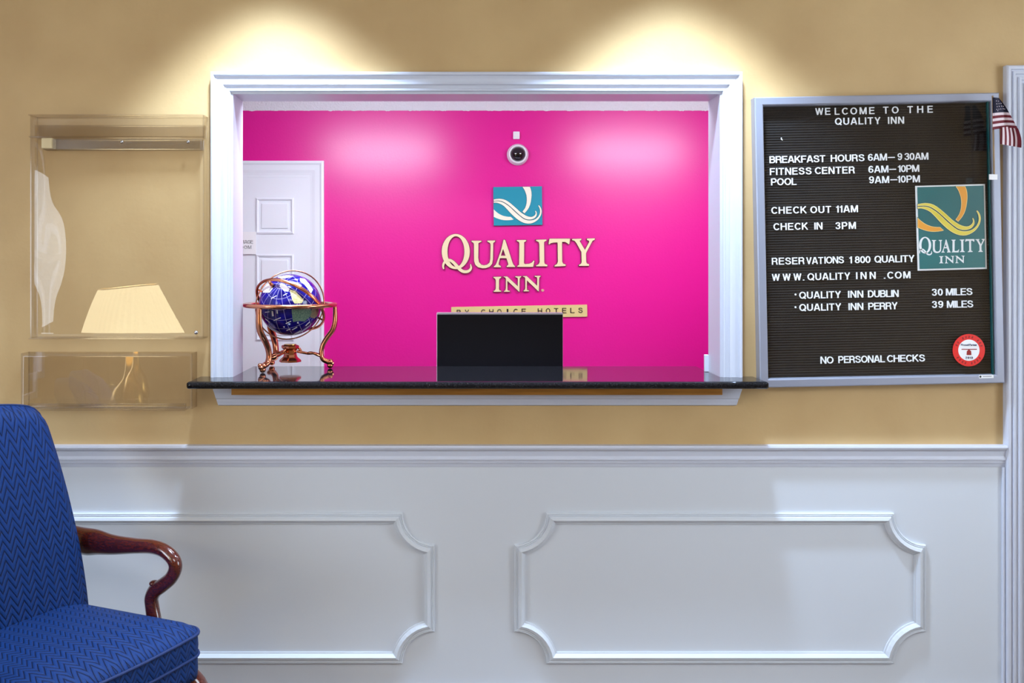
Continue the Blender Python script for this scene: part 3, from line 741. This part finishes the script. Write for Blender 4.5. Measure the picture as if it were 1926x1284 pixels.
obj('horizon_ring', lathe(bmesh.new(), [(.128,-.004),(.131,-.0065),(.137,-.0055),(.145,-.0075),(.152,-.0055),(.155,0),(.152,.0055),(.145,.0065),(.131,.005),(.128,.002),(.128,-.004)][::-1], 72, c=(0,0,hz)), 'copper', go, smooth=True)
prof = [(.146,hz-.004),(.147,hz-.03),(.146,hz-.06),(.138,hz-.085),(.120,hz-.110),(.106,hz-.135),(.101,hz-.160),(.106,hz-.180),(.120,.024),(.134,.018),(.142,.016)]
wds = [.0085,.0095,.0105,.0112,.0108,.0100,.0095,.0102,.0110,.0100,.0070]
def legmesh():
    bm = bmesh.new(); sp = smooth_path([(r_, z_, w_) for (r_, z_), w_ in zip(prof, wds)], 4)
    tube(bm, [(r_, 0, z_) for r_, z_, w_ in sp], [(w_*1.1, w_*.8) for _, _, w_ in sp], 12, flat=(0,1,0))
    bmesh.ops.create_uvsphere(bm, u_segments=14, v_segments=10, radius=.0100, matrix=Matrix.Translation((.130,0,.0103)))
    for s_ in (-1, 1): bmesh.ops.create_uvsphere(bm, u_segments=10, v_segments=8, radius=.0080, matrix=Matrix.Translation((.132,s_*.009,.023)))
    me = bpy.data.meshes.new('leg'); bm.to_mesh(me); bm.free(); me.materials.append(MATS['copper'])
    for p_ in me.polygons: p_.use_smooth = True
    return me
lm = legmesh()
def strutmesh():
    bm = bmesh.new()
    tube(bm, smooth_path([(.022,0,.058),(.040,0,.054),(.060,.004,.050),(.078,.010,.050),(.092,.006,.046),(.100,0,.044)],3), .0044, 8)
    tube(bm, smooth_path([(.055,0,.050),(.066,-.006,.054),(.080,-.010,.050),(.092,-.006,.044),(.103,0,.040)],3), .0042, 8)
    tube(bm, smooth_path([(.036,0,.055),(.030,.004,.066),(.024,.002,.071)],3), .0042, 8)
    me = bpy.data.meshes.new('strut'); bm.to_mesh(me); bm.free(); me.materials.append(MATS['copper'])
    for p_ in me.polygons: p_.use_smooth = True
    return me
sm = strutmesh()
for a in (8, 128, 238):
    o = bpy.data.objects.new('leg', lm); C.objects.link(o); o.parent = go; o.rotation_euler.z = math.radians(a)
    o = bpy.data.objects.new('strut', sm); C.objects.link(o); o.parent = go; o.rotation_euler.z = math.radians(a)
ped = obj('compass_pedestal', lathe(bmesh.new(), [(.036,.024),(.036,.030),(.031,.034),(.024,.040),(.021,.048),(.021,.062),(.024,.066),(.029,.070),(.029,.077),(.024,.080),(0,.080)], 8), 'copper', go)
obj('compass_dial', lathe(bmesh.new(), [(.020,.0801),(.020,.0825),(0,.0826)], 24), 'brass', ped)

# ------------------------------------------------------------------ letter board
BDp = 2.962
bc = P(1654.5, 451.5, BDp)
TH = math.radians(1.12)
lb = thing('letter_board', 'black felt letter board in a silver frame with white hotel information letters', 'notice board', (bc.x, -.0005, bc.z), (0, -TH, 0))
def BL(px_, py_, D=BDp):
    q_ = P(px_, py_, D); dx, dz = q_.x-bc.x, q_.z-bc.z
    return (dx*math.cos(TH)+dz*math.sin(TH), -dx*math.sin(TH)+dz*math.cos(TH))
W2, H2 = 460*BDp/F/2, 546*BDp/F/2
fw_l, fw_r, fw_t, fw_b = .030, .027, .027, .030
fr = [(0,0),(0,.034),(.004,.038),(.024,.038),(.027,.035),(.027,.012),(.0,.012)]
bm = sweep([(-W2, -H2), (-W2, H2), (W2, H2), (W2, -H2)], [(0,0),(0,.036),(-.003,.039),(-.022,.039),(-.025,.037),(-.027,.030),(-.027,.006)], closed=True)
obj('frame', bm, 'aluminium', lb)
obj('felt_panel', bx(-W2+.01, W2-.01, -.016, -.004, -H2+.01, H2-.01), 'felt', lb)
gl2 = obj('glass_pane', bx(-W2+.026, W2-.034, -.030, -.027, -H2+.026, H2-.026), 'pane_glass', lb)
obj('glass_edge', bx(W2-.0345, W2-.0305, -.034, -.026, -H2+.026, H2-.026), 'green_glass_edge', lb)
YL = -.0165
rows = """WE 1533.3 1561.5 216.5|LCOME 1569.7 1644.3 216|TO 1660.8 1689.6 213.8|THE 1706.5 1754 212.8|QUALITY 1570.3 1655.5 235|INN 1670 1700 233
BREAKFAST 1447.2 1551.8 306.9|HOURS 1562.4 1625.5 304.3|6AM 1632.4 1667.9 302.5|— 1670 1682.7 302|9 1688 1696.3 301.2|30AM 1701 1745.6 301
FITNESS 1447.9 1526 329.3|CENTER 1532.6 1607.2 327.5|6AM 1633.3 1670.5 325|— 1672.4 1685 324.4|10PM 1688.6 1728.4 323.8
POOL 1450.1 1497.8 348.6|9AM 1634.4 1672 344.8|— 1674.5 1687.3 344|10PM 1687.7 1729.7 343.5
CHECK 1450.6 1516.8 402.2|OUT 1524 1562.8 400.9|11AM 1572.4 1613.4 399.7|CHECK 1454.6 1519.4 432.9|IN 1531.6 1546.6 431.5|3PM 1571.3 1609.4 431
RESER 1451.6 1512.7 497.8|VAT 1516.3 1548 496.8|IONS 1550.6 1586.9 495.6|1 1597.3 1603 495.2|800 1607.7 1636.8 494.9|QUALITY 1644.5 1719.5 494
WWW 1451.6 1507 528.2|. 1510 1514 527.4|QUALITY 1518.6 1598.7 526.9|INN 1610.1 1646.6 524.8|. 1662.3 1666 524.1|COM 1668.8 1712 524
QUALITY 1503.1 1581.2 561.6|INN 1594.9 1623.3 559.8|DUBLIN 1632.4 1689.8 559.1|30 1752.5 1772.8 556|MILES 1778.9 1828.4 555.5
QUALITY 1503.3 1581.7 584.7|INN 1595.8 1623.3 583|PERRY 1633 1687.7 582.3|39 1752.8 1773.5 579|MILES 1780.9 1829.9 578.7
NO 1543 1567.4 683.6|PERSONAL 1576.7 1664 682.6|CHECKS 1668.3 1739.3 680.7"""
CAP = 13.0*2.983/F
for row in rows.split('\n'):
    for wd in row.split('|'):
        t_, xa, xb, yb = wd.split(); xa, xb, yb = float(xa), float(xb), float(yb)
        a = BL(xa, yb, 2.983); b_ = BL(xb, yb-(xb-xa)*.0195, 2.983)
        put_word(t_, a[0], b_[0], a[1], CAP, YL, lb, 'letter_white')
for y_ in (553.6, 577.5):
    a = BL(1496, y_, 2.983); obj('bullet', lathe(bmesh.new(), [(.0029,0),(.0029,.0015),(0,.0016)], 10, c=(a[0], YL, a[1]), axis='Y'), 'letter_white', lb)
# stray scrap of a letter
a = BL(1470, 261, 2.983); obj('letter_scrap', shape_mesh([[(-.002,.004),(.001,.0035),(0,0),(.004,-.004),(.002,-.005),(-.002,-.002)]], .001), 'letter_white', lb, loc=(a[0], YL, a[1]))
# maker's label on the frame
a = BL(1844, 707.5, 2.96)
obj('frame_label', bx(a[0]-.004, a[0]+.040, -.0398, -.0388, a[1]-.006, a[1]+.004), 'poster_white', lb)
obj('label_dot', lathe(bmesh.new(), [(.0032,0),(0,.0006)], 12, c=(a[0], -.0398, a[1]-.001), axis='Y'), 'dark_print', lb)
obj('label_text', bx(a[0]+.007, a[0]+.034, -.0401, -.0397, a[1]-.0015, a[1]+.0005), 'grey_print', lb)

# poster inside the board
po = thing('hotel_poster', 'teal poster with white border and yellow ribbon swoosh inside the letter board', 'poster')
a = BL(1722, 508, 2.98)
base = P(1789, 508, 2.98); po.location = (base.x, -.0215, base.z)
D1 = 2.977; L = loc_px(po.location, D1)
obj('backing_card', shape_mesh([[L(1721.5,349.5),L(1852.5,346),L(1856,505.5),L(1726,509)]], .002), 'poster_white', po)
o = obj('printed_sheet', shape_mesh([[L(1725,352),L(1849.5,348.8),L(1852.8,502.6),L(1729.5,505.8)]], .001), 'teal_poster', po); o.location.y = -.0021
def PT(x, y): 
    X, Y = -16.5+x*.6395, -2+y*.655
    Y += -(X-105)*.026+14
    return L(1710+X/6.9375, 335+Y/6.9375)
lim_l, lim_t = L(1725.6, 0)[0], None
for kk, mm, lv in (('foot','orange_print',0), ('limb','orange_print',0), ('upper','yellow_print',1), ('lower','yellow_print',1)):
    q_ = [PT(x, y) for x, y in SW[kk]]
    if kk == 'limb': q_ = [(x, min(z, L(0,350.3)[1])) for x, z in q_]
    yb = -.0032-.0006*lv
    for (off, m2, dy, nm_) in ((.0010,'dark_print',0,'ribbon_shadow'), (.0000,'cream_print',-.0001,'ribbon_edge'), (-.0012,mm,-.0002,'ribbon')):
        o = obj(nm_, shape_mesh([q_], .0002, offset=off), m2, po); o.location.y = yb+dy
for ch in 'QUALITYinm':
    fn, groups = GLY[ch]
    bm = bmesh.new()
    for g in groups:
        def tr(x, y):
            X, Y = fn(x, y)
            if ch in 'inm': X, Y = 1765.9+(X-928.2)*.539, 481.2+(Y-519.7)*.476
            else: X, Y = 1727.8+(X-830.6)*.432, 451.3+(Y-452.5)*.47
            return L(X, Y)
        me = shape_mesh([[tr(x, y) for x, y in pl] for pl in g], .0003)
        bm.from_mesh(me)
    o = obj('letter', bm, 'poster_white', po); o.location.y = -.0033
# red sticker
p = P(1822, 658.3, 2.968)
st_ = thing('round_sticker', 'round red sticker with white centre at the lower right of the letter board', 'sticker', (p.x, -.0322, p.z))
k_ = 2.968/F
obj('red_disc', lathe(bmesh.new(), [(30.4*k_,0),(30.4*k_,.0006),(0,.0007)], 48, axis='Y'), 'red_sticker', st_)
obj('white_centre', lathe(bmesh.new(), [(20*k_,.0007),(20*k_,.0011),(0,.0012)], 40, axis='Y'), 'poster_white', st_)
put_word('Proud', -15*k_, -.5*k_, 8.5*k_, 3.6*k_, -.0012, st_, 'navy_print', name='print_letter')
put_word('Partner', 1*k_, 15*k_, 8.5*k_, 3.6*k_, -.0012, st_, 'navy_print', name='print_letter')
put_word('2013', -6.5*k_, 7*k_, -16*k_, 4*k_, -.0012, st_, 'navy_print', name='print_letter')
obj('red_line', bx(-14*k_, 15*k_, -.0015, -.0012, 1*k_, 2.6*k_), 'red_dark', st_)
obj('red_emblem', shape_mesh([[(x*k_, z*k_) for x, z in ((-4.5,-9),(4.5,-9),(4,-2),(2,0),(0,1.5),(-2,0),(-4,-2))]], .0004), 'red_dark', st_, loc=(0,-.0012,0))
for i in range(26):
    a = 2*PI*i/26+.1
    if abs(math.sin(a)) < .2: continue
    if i % 5 == 4: continue
    o = obj('rim_mark', bx(-1.2*k_, 1.2*k_, -.0010, -.0006, -2.2*k_, 2.2*k_), 'red_dark', st_, loc=(25*k_*math.cos(a), 0, 25*k_*math.sin(a))); o.rotation_euler.y = PI/2-a+.2

# ------------------------------------------------------------------ little flag
FD = 2.90
fp = P(1870, 335, FD)
fo = thing('small_flag', 'small american flag on a wooden stick at the top right corner of the letter board', 'flag', tuple(fp))
def FL(x, y, d=0.0):
    q_ = P(1830+x/5.136, 110+y/5.136, FD+d); return Vector(q_)-fp
obj('stick', tube(bmesh.new(), [FL(190,360,.01), FL(205,1165,.012)], .0026, 8), 'stick_wood', fo, smooth=True)
obj('tape', bx(-.012, .012, .004, .008, -.004, .012), 'paper', fo)
bm = bmesh.new(); mi = {'r':0,'w':1,'b':2}
def strip(pa, pb, n, m_, sag=0.0):
    """band between two polylines"""
    for i in range(len(pa)-1):
        f_ = bm.faces.new([bm.verts.new(q_) for q_ in (pa[i], pa[i+1], pb[i+1], pb[i])]); f_.material_index = mi[m_]
def lerp(a, b, t): return a+(b-a)*t
def edge1(v):   # rows of the upper part of the flag, v 0 (top) .. 1 (fold)
    yl = 375+(688-375)*v
    xs = [190, 215, 245, 275, 305, 335, 365, 395, 425]; xr = 250+(432-250)*min(1, v**.85)
    out = []
    for k__, x in enumerate(xs):
        tt = k__/(len(xs)-1); X = 190+(xr-190)*tt
        Y = yl+ (5 if v < .2 else 0)*tt - 24*v*math.sin(tt*PI*.6)*1.0 + (v*10)*tt*tt - (0 if v > .5 else 0)
        out.append(FL(X, Y, -.012*math.sin(tt*PI*1.6+v*2)-.006*tt))
    return out
vs_ = [0,.16,.32,.49,.575,.66,.745,.83,.915,1.0]
cols = ['b','b','b','w','r','w','r','w','r']
for i in range(9): strip(edge1(vs_[i]), edge1(vs_[i+1]), 8, cols[i])
def edge2(u):   # vertical stripes of the folded part
    top = (268+(436-268)*u, 668-8*math.sin(u*PI)-4*u+ (30*max(0,u-.8)*2)); bot = (262+(468-262)*u, 826+36*u)
    out = []
    for k__ in range(7):
        tt = k__/6; X = lerp(top[0], bot[0], tt)+ (14*math.sin(tt*PI)*u); Y = lerp(top[1], bot[1], tt)
        out.append(FL(X, Y, .004-.010*math.sin(u*PI*2+.6)-.004*tt))
    return out
for i in range(10): strip(edge2(i/10), edge2((i+1)/10), 6, 'rw'[i % 2] if i < 9 else 'r')
for (x, y) in ((225,410),(245,412),(228,438),(250,436),(270,434),(232,465),(252,462),(275,460),(292,462),(228,492),(248,490),(268,488),(290,486),(305,488),(238,505)):
    c_ = FL(x, y, -.016); r_ = .0016
    f_ = bm.faces.new([bm.verts.new(c_+Vector((r_*(1 if k__%2 else .5)*math.cos(k__*PI/5), -.001, r_*(1 if k__%2 else .5)*math.sin(k__*PI/5)))) for k__ in range(10)]); f_.material_index = 1
bmesh.ops.remove_doubles(bm, verts=bm.verts, dist=1e-5)
o = obj('flag_cloth', bm, ['flag_red', 'flag_white', 'flag_blue'], fo)
md = o.modifiers.new('s', 'SOLIDIFY'); md.thickness = .0006

# ------------------------------------------------------------------ clear acrylic holders left of the window
def wavy(x0, x1, z0, z1, y, amp, nx=40, nz=40, fn=None, th=.003):
    bm = bmesh.new(); g = [[None]*(nz+1) for _ in range(nx+1)]
    for side in (0,):
        for i in range(nx+1):
            for j in range(nz+1):
                u, v = i/nx, j/nz; g[i][j] = bm.verts.new((x0+(x1-x0)*u, y-(fn(u, v) if fn else 0), z0+(z1-z0)*v))
    for i in range(nx):
        for j in range(nz): bm.faces.new((g[i][j], g[i+1][j], g[i+1][j+1], g[i][j+1]))
    bmesh.ops.solidify(bm, geom=bm.faces[:], thickness=th)
    return bm
AD = 2.955
a, b_ = P(57, 216, AD), P(384, 636, AD)
ac = thing('acrylic_screen', 'clear acrylic sheet hung from a rail on the tan wall, reflecting a lamp', 'acrylic screen', ((a.x+b_.x)/2, 0, b_.z))
ox, oz = ac.location.x, ac.location.z
hw = (b_.x-a.x)/2; top = a.z-oz
def warp(u, v):
    e = math.exp(-((u-.10)/.08)**2)
    return .003*math.sin(u*PI)*math.sin(v*PI) + +.0008*e*math.sin(v*9+1.0) + .0012*math.sin(u*7+v*3)
obj('sheet', wavy(-hw, hw, 0, top, -.043, 0, fn=warp), 'acrylic', ac, smooth=True)
for s_ in (-1, 1): obj('side_lip', bx(min(s_*hw, s_*(hw-.004)), max(s_*hw, s_*(hw-.004)), -.046, -.0008, 0.0, top), 'acrylic_edge', ac)
obj('top_shelf', bx(-hw, hw, -.060, -.0008, top-.004, top, bev=.001), 'acrylic_edge', ac)
zr0, zr1 = P(0, 281, 2.96).z-oz, P(0, 260, 2.96).z-oz
xr0, xr1 = P(78, 0, 2.96).x-ox, P(378, 0, 2.96).x-ox
obj('mounting_rail', bx(xr0, xr1, -.030, -.0008, zr0, zr1, bev=.003), 'acrylic_rail', ac)
zl = P(0, 257.5, 2.95).z-oz
obj('upper_strip', bx(-hw+.004, hw-.004, -.026, -.0008, zl-.001, zl+.040, bev=.002), 'acrylic_edge', ac)
obj('ledge', bx(-hw, hw, -.056, -.044, zl-.002, zl+.002), 'acrylic_edge', ac)
obj('end_cap', bx(xr0-.003, xr0+.030, -.036, -.002, zr0+.004, zr1+.002, bev=.003), 'cream', ac)
for sx_ in (228, 353):
    q_ = P(sx_, 266.5, 2.965); obj('screw', lathe(bmesh.new(), [(.005,0),(.0045,.002),(0,.003)], 14, c=(q_.x-ox, -.030, q_.z-oz), axis='Y'), 'screw_metal', ac, smooth=True)
q_ = P(369, 625, AD); obj('screw', lathe(bmesh.new(), [(.006,0),(.005,.003),(0,.004)], 14, c=(q_.x-ox, -.047, q_.z-oz), axis='Y'), 'screw_metal', ac, smooth=True)
obj('bottom_lip', bx(-hw, hw, -.058, -.0008, -.002, .002, bev=.0008), 'acrylic_edge', ac)

PD = 2.935
a, b_ = P(36, 665, PD), P(360, 770, PD)
bp_ = thing('brochure_pocket', 'empty clear acrylic pocket on the tan wall above the blue chair', 'brochure holder', ((a.x+b_.x)/2, 0, b_.z))
hw = (b_.x-a.x)/2; top = a.z-b_.z
def warp2(u, v): return .0025*(1-v) + .0012*math.sin(u*6+1)
obj('front_panel', wavy(-hw, hw, 0, top, -.052, 0, nx=60, nz=16, fn=warp2), 'acrylic', bp_, smooth=True)
obj('bottom_panel', bx(-hw, hw-.02, -.064, -.0008, -.004, 0, bev=.001), 'acrylic_edge', bp_)
obj('base_strip', bx(-hw+.02, hw-.02, -.060, -.045, 0.002, .016, bev=.002), 'acrylic_edge', bp_)
for s_ in (-1, 1): obj('side_panel', bx(min(s_*hw, s_*(hw-.003)), max(s_*hw, s_*(hw-.003)), -.052, -.0008, 0, top), 'acrylic_edge', bp_)
obj('back_panel', bx(-hw, hw, -.004, -.001, 0, top), 'acrylic', bp_)

# ------------------------------------------------------------------ gooseneck armchair
th = math.radians(-29)
fdir = Vector((math.cos(th), math.sin(th), 0)); ldir = Vector((-math.sin(th), math.cos(th), 0))
Fc = P(380, 1182, 2.55); Fc.z = 0
org = Fc-fdir*.50-ldir*.285
ch = thing('armchair', 'blue chevron upholstered armchair with curved mahogany arms against the white panelling', 'chair', tuple(org), (0, 0, th))
CM = Matrix.Translation(org) @ Matrix.Rotation(th, 4, 'Z'); CI = CM.inverted()
# seat cushion
def outline(z, ins=0.0, n=10):
    pts = []; fwd, bk, hf, hb = .505-ins, .02+ins, .288-ins, .250-ins
    corners = [(bk, -hb, PI, 1.5*PI, .03), (fwd, -hf, 1.5*PI, 2*PI, .045), (fwd, hf, 0, .5*PI, .045), (bk, hb, .5*PI, PI, .03)]
    for cx_, cy_, a0, a1, R in corners:
        R = max(.004, R-ins*.3); ccx = cx_+(R if cx_ < .2 else -R); ccy = cy_+(R if cy_ < 0 else -R)
        for i in range(n+1):
            a = a0+(a1-a0)*i/n; pts.append((ccx+R*math.cos(a), ccy+R*math.sin(a), z))
    # subdivide edges and bow the front edge a little
    out = []
    for i in range(len(pts)):
        p_, q_ = Vector(pts[i]), Vector(pts[(i+1) % len(pts)]); k__ = max(1, int((q_-p_).length/.03))
        for j in range(k__): out.append(p_.lerp(q_, j/k__))
    for v_ in out:
        if v_.x > .3: v_.x += .022*(1-(v_.y/.29)**2)
    return out
ZS = .452
bm = bmesh.new(); rings = []
base_o = outline(0); cen = Vector((.26, 0, 0))
for (sc, z) in ((1.0,.338),(1.004,.36),(1.0,.394),(1.006,.42),(1.0,ZS-.002),(.985,ZS+.006),(.93,ZS+.017),(.82,ZS+.029),(.62,ZS+.039),(.38,ZS+.045),(.15,ZS+.047)):
    rings.append([bm.verts.new((cen.x+(p_.x-cen.x)*sc, p_.y*sc, z)) for p_ in base_o])
n_ = len(base_o)
for i in range(len(rings)-1):
    for k__ in range(n_): bm.faces.new((rings[i][k__], rings[i][(k__+1)%n_], rings[i+1][(k__+1)%n_], rings[i+1][k__]))
bm.faces.new(rings[-1]); bm.faces.new(rings[0][::-1])
seat = obj('seat', bm, 'chevron_blue', ch, smooth=True)
for z in (ZS, .397):
    pts = [Vector((cen.x+(p_.x-cen.x)*1.006, p_.y*1.006, z)) for p_ in base_o]
    obj('welt', tube(bmesh.new(), pts+[pts[0]], .0042, 8, flat=(0,0,1), caps=False), 'welt_blue', seat, smooth=True)
# back
bm = bmesh.new(); NU, NV = 28, 36
def backpt(u, v, side):
    zt_ = 1.030 - .030*abs(u)**2.2 - .045*abs(u)**12
    z = .40+(zt_-.40)*v
    hwid = .258-.020*v + .006*math.sin(v*PI)
    edge = (1-abs(u)**8)**.5*(1-max(0,(v-.93)/.07)**3*.9)
    xc_ = .085-.060*v-.105*v*v
    fr_ = .020+.034*edge if side else -(.016+.014*edge)
    return Vector((xc_+fr_, u*hwid, z))
G0 = [[bm.verts.new(backpt(-1+2*i/NU, j/NV, 1)) for j in range(NV+1)] for i in range(NU+1)]
G1 = [[bm.verts.new(backpt(-1+2*i/NU, j/NV, 0)) for j in range(NV+1)] for i in range(NU+1)]
for i in range(NU):
    for j in range(NV):
        bm.faces.new((G0[i][j], G0[i+1][j], G0[i+1][j+1], G0[i][j+1])); bm.faces.new((G1[i][j], G1[i][j+1], G1[i+1][j+1], G1[i+1][j]))
    bm.faces.new((G0[i][0], G1[i][0], G1[i+1][0], G0[i+1][0])); bm.faces.new((G0[i][NV], G0[i+1][NV], G1[i+1][NV], G1[i][NV]))
for j in range(NV):
    bm.faces.new((G0[0][j], G0[0][j+1], G1[0][j+1], G1[0][j])); bm.faces.new((G0[NU][j], G1[NU][j], G1[NU][j+1], G0[NU][j+1]))
bk = obj('backrest', bm, 'chevron_blue', ch, smooth=True)
obj('welt', tube(bmesh.new(), [backpt(1.0, j/NV, 1)+Vector((-.002,.001,0)) for j in range(NV)]+[backpt(1-2*i/NU, 1, 1) for i in range(NU+1)]+[backpt(-1.0, 1-j/NV, 1) for j in range(1, NV)], .003, 8), 'welt_blue', bk, smooth=True)
# arms: profile followed in the vertical plane at the chair's side
def arm_pt(px_, py_, ly=.296):
    o_ = CI @ Vector((0, -3, CH)); q_ = CI @ P(px_, py_, 2.0); d_ = q_-o_
    t_ = (ly-o_.y)/d_.y; return o_+d_*t_
arm = [(118,998,13,.6),(133,1007,17,1.0),(157,1017,21,1.2),(182,1019,19.5,1.2),(212,1024,15.5,1.1),(254,1026,12,1.05),(285,1027.5,11,1.05),(308,1035,10.5,1.05),(325,1050,10.5,1.05),(330,1067,10.5,1.0),(322,1086,10.5,1.0),(306,1100,11,1.0),(292,1110,11.5,1.0),(285,1124,11,1.0),(286,1140,11,1.0),(290,1165,12,1.0)]
sp = smooth_path(arm, 5)
apts, arad = [], []
for (x, y, hh_, f_) in sp:
    p_ = arm_pt(x, y); s_ = (p_-(CI @ Vector((0,-3,CH)))).length/F*.98; apts.append(p_); arad.append((.018*f_, hh_*s_*1.14))
def arm_mesh(sgn):
    bm = bmesh.new(); tube(bm, [Vector((p_.x, p_.y*sgn, p_.z)) for p_ in apts], arad, 16, flat=(0,1,0))
    q_ = arm_pt(288, 1096); bmesh.ops.create_uvsphere(bm, u_segments=14, v_segments=10, radius=.012, matrix=Matrix.Translation((q_.x+.004, q_.y*sgn, q_.z)) @ Matrix.Diagonal((1.1,1.2,.7,1)))
    return bm
for sgn in (1, -1): obj('armrest', arm_mesh(sgn), 'mahogany', ch, smooth=True)
# legs
def cab(sx_, sy_, front):
    bm = bmesh.new()
    if front:
        pts = [(.455,.245,.345,.030),(.475,.262,.325,.034),(.490,.275,.290,.034),(.488,.272,.230,.027),(.472,.256,.150,.019),(.462,.246,.080,.014),(.468,.252,.035,.016),(.480,.264,.018,.026),(.482,.266,.004,.024)]
    else:
        pts = [(.060,.210,.40,.022),(.050,.212,.30,.022),(.030,.214,.18,.020),(-.010,.216,.08,.017),(-.045,.218,.001,.016)]
    sp_ = smooth_path(pts, 4); tube(bm, [(x, y*sy_, z) for x, y, z, r_ in sp_], [r_ for *_, r_ in sp_], 12)
    return bm
for sy_ in (1, -1):
    obj('leg', cab(1, sy_, True), 'mahogany', ch, smooth=True); obj('leg', cab(1, sy_, False), 'mahogany', ch, smooth=True)

# ------------------------------------------------------------------ side table and lamp (seen as reflections in the acrylic)
LX, LY = -1.45, -1.40
tb = thing('side_table', 'round dark wooden side table carrying the shaded lamp', 'table', (LX-.10, LY, 0))
obj('table_top', lathe(bmesh.new(), [(.30,.595),(.31,.602),(.31,.614),(.30,.62),(0,.62)], 40), 'wood_dark', tb)
obj('column', lathe(bmesh.new(), [(.03,.05),(.03,.10),(.045,.20),(.022,.30),(.03,.45),(.04,.56),(.08,.595)], 20), 'wood_dark', tb, smooth=True)
for i in range(3):
    a = 2*PI*i/3+.4; obj('leg', tube(bmesh.new(), smooth_path([(0,0,.12),(.10*math.cos(a),.10*math.sin(a),.10),(.20*math.cos(a),.20*math.sin(a),.016)],4), .016, 8), 'wood_dark', tb, smooth=True)
lp = thing('table_lamp', 'lit table lamp with a cream pleated shade on the side table', 'lamp', (LX, LY, .6205))
obj('base', lathe(bmesh.new(), [(.07,0),(.07,.015),(.03,.03),(.02,.06),(.045,.13),(.06,.20),(.045,.27),(.018,.32),(.012,.36),(.010,.45)], 24), 'brass', lp, smooth=True)
bm = bmesh.new(); n_ = 96; ra, rb = [], []
for i in range(n_):
    a = 2*PI*i/n_; k_ = 1+.012*(1 if i % 2 else -1)
    ra.append(bm.verts.new((.19*k_*math.cos(a), .19*k_*math.sin(a), .44))); rb.append(bm.verts.new((.10*k_*math.cos(a), .10*k_*math.sin(a), .66)))
for i in range(n_): bm.faces.new((ra[i], ra[(i+1)%n_], rb[(i+1)%n_], rb[i]))
obj('lamp_shade', bm, 'shade', lp)
for nm_, r_, z in (('shade_rim', .19, .44), ('shade_rim', .10, .66)): obj(nm_, torus(bmesh.new(), r_, .003, (0,0,z), (1,0,0), (0,1,0), seg=48, s2=6), 'brass', lp)

for i, (dx, dy) in enumerate(((-.15, .13), (-.05, .17))):
    dc = thing('glass_decanter', 'clear glass decanter on the side table, %s the lamp base' % ('farther from' if i == 0 else 'close to'), 'bottle', (LX+dx, LY+dy, .6205), group='glass decanters on the side table')
    obj('body', lathe(bmesh.new(), [(.045,0),(.05,.01),(.048,.06),(.03,.11),(.014,.16),(.013,.20),(.020,.215)], 20), 'white_glass', dc, smooth=True)
    obj('stopper', lathe(bmesh.new(), [(.011,.205),(.012,.22),(.020,.24),(.014,.26),(0,.266)], 14), 'white_glass', dc, smooth=True)

# ------------------------------------------------------------------ recessed lights, added office pendants and added lobby fill light
def downlight(x, y, z, label):
    t_ = thing('recessed_downlight', label, 'light', (x, y, z), group=None)
    obj('trim_ring', lathe(bmesh.new(), [(.075,-.006),(.075,0),(.050,0),(.052,-.005)][::-1], 32), 'white_plastic', t_)
for x, nm_ in ((SPOTX[0], 'left'), (SPOTX[1], 'right')):
    downlight(x, -.38, LOBBY_CEIL-.0005, 'white ring of the recessed downlight above the %s end of the service window' % nm_)
for x, nm_ in ((OFFX[0], 'storage door side'), (OFFX[1], 'far side')):
    downlight(x, .55, OZ-.0005, 'white ring of the office downlight on the %s' % nm_)
for x, nm_ in ((OFFX[0], 'storage door side'), (OFFX[1], 'far side')):
    t_ = thing('added_pendant', 'added slim white hanging light fixture out of view in the office on the %s' % nm_, 'light', (x, .22, OZ-.0005))  # unseen housing added around the area light that makes the wall sheen
    o = obj('reflector', bx(-.29, .29, -.07, .07, .002, .012, bev=.002), 'white_plastic', t_, loc=(0, 0, 2.005-OZ)); o.rotation_euler = (math.radians(38), 0, 0)
    for sx_ in (-.18, .18): obj('hanger_rod', bx(sx_-.003, sx_+.003, -.003, .003, 2.012-OZ, 0), 'aluminium', t_)
t_ = thing('fill_ceiling_light', 'added square flat ceiling light filling the lobby from out of view', 'light', (.2, -3.4, LOBBY_CEIL-.0005))  # unseen fixture added to house the lobby fill light
obj('housing', bx(-.64, .64, -.64, .64, -.04, 0, bev=.004), 'white_plastic', t_)
obj('diffuser', bx(-.60, .60, -.60, .60, -.045, -.0401), 'poster_white', t_)
# drapes beside the left windows
for i, y0 in enumerate((-4.15, -1.75)):
    bm = bmesh.new(); n_ = 48; lo, hi = [], []
    for k__ in range(n_+1):
        u = k__/n_; y = y0+.5*u; x = XL+.10+.03*math.sin(u*PI*14)
        lo.append(bm.verts.new((x, y, .06))); hi.append(bm.verts.new((x, y, 2.62)))
    for k__ in range(n_): bm.faces.new((lo[k__], lo[k__+1], hi[k__+1], hi[k__]))
    bmesh.ops.solidify(bm, geom=bm.faces[:], thickness=.004)
    obj('curtain', bm, 'curtain', smooth=True, label='pleated beige curtain beside the %s left window of the lobby' % ('rear' if i == 0 else 'front'), cat='curtain')
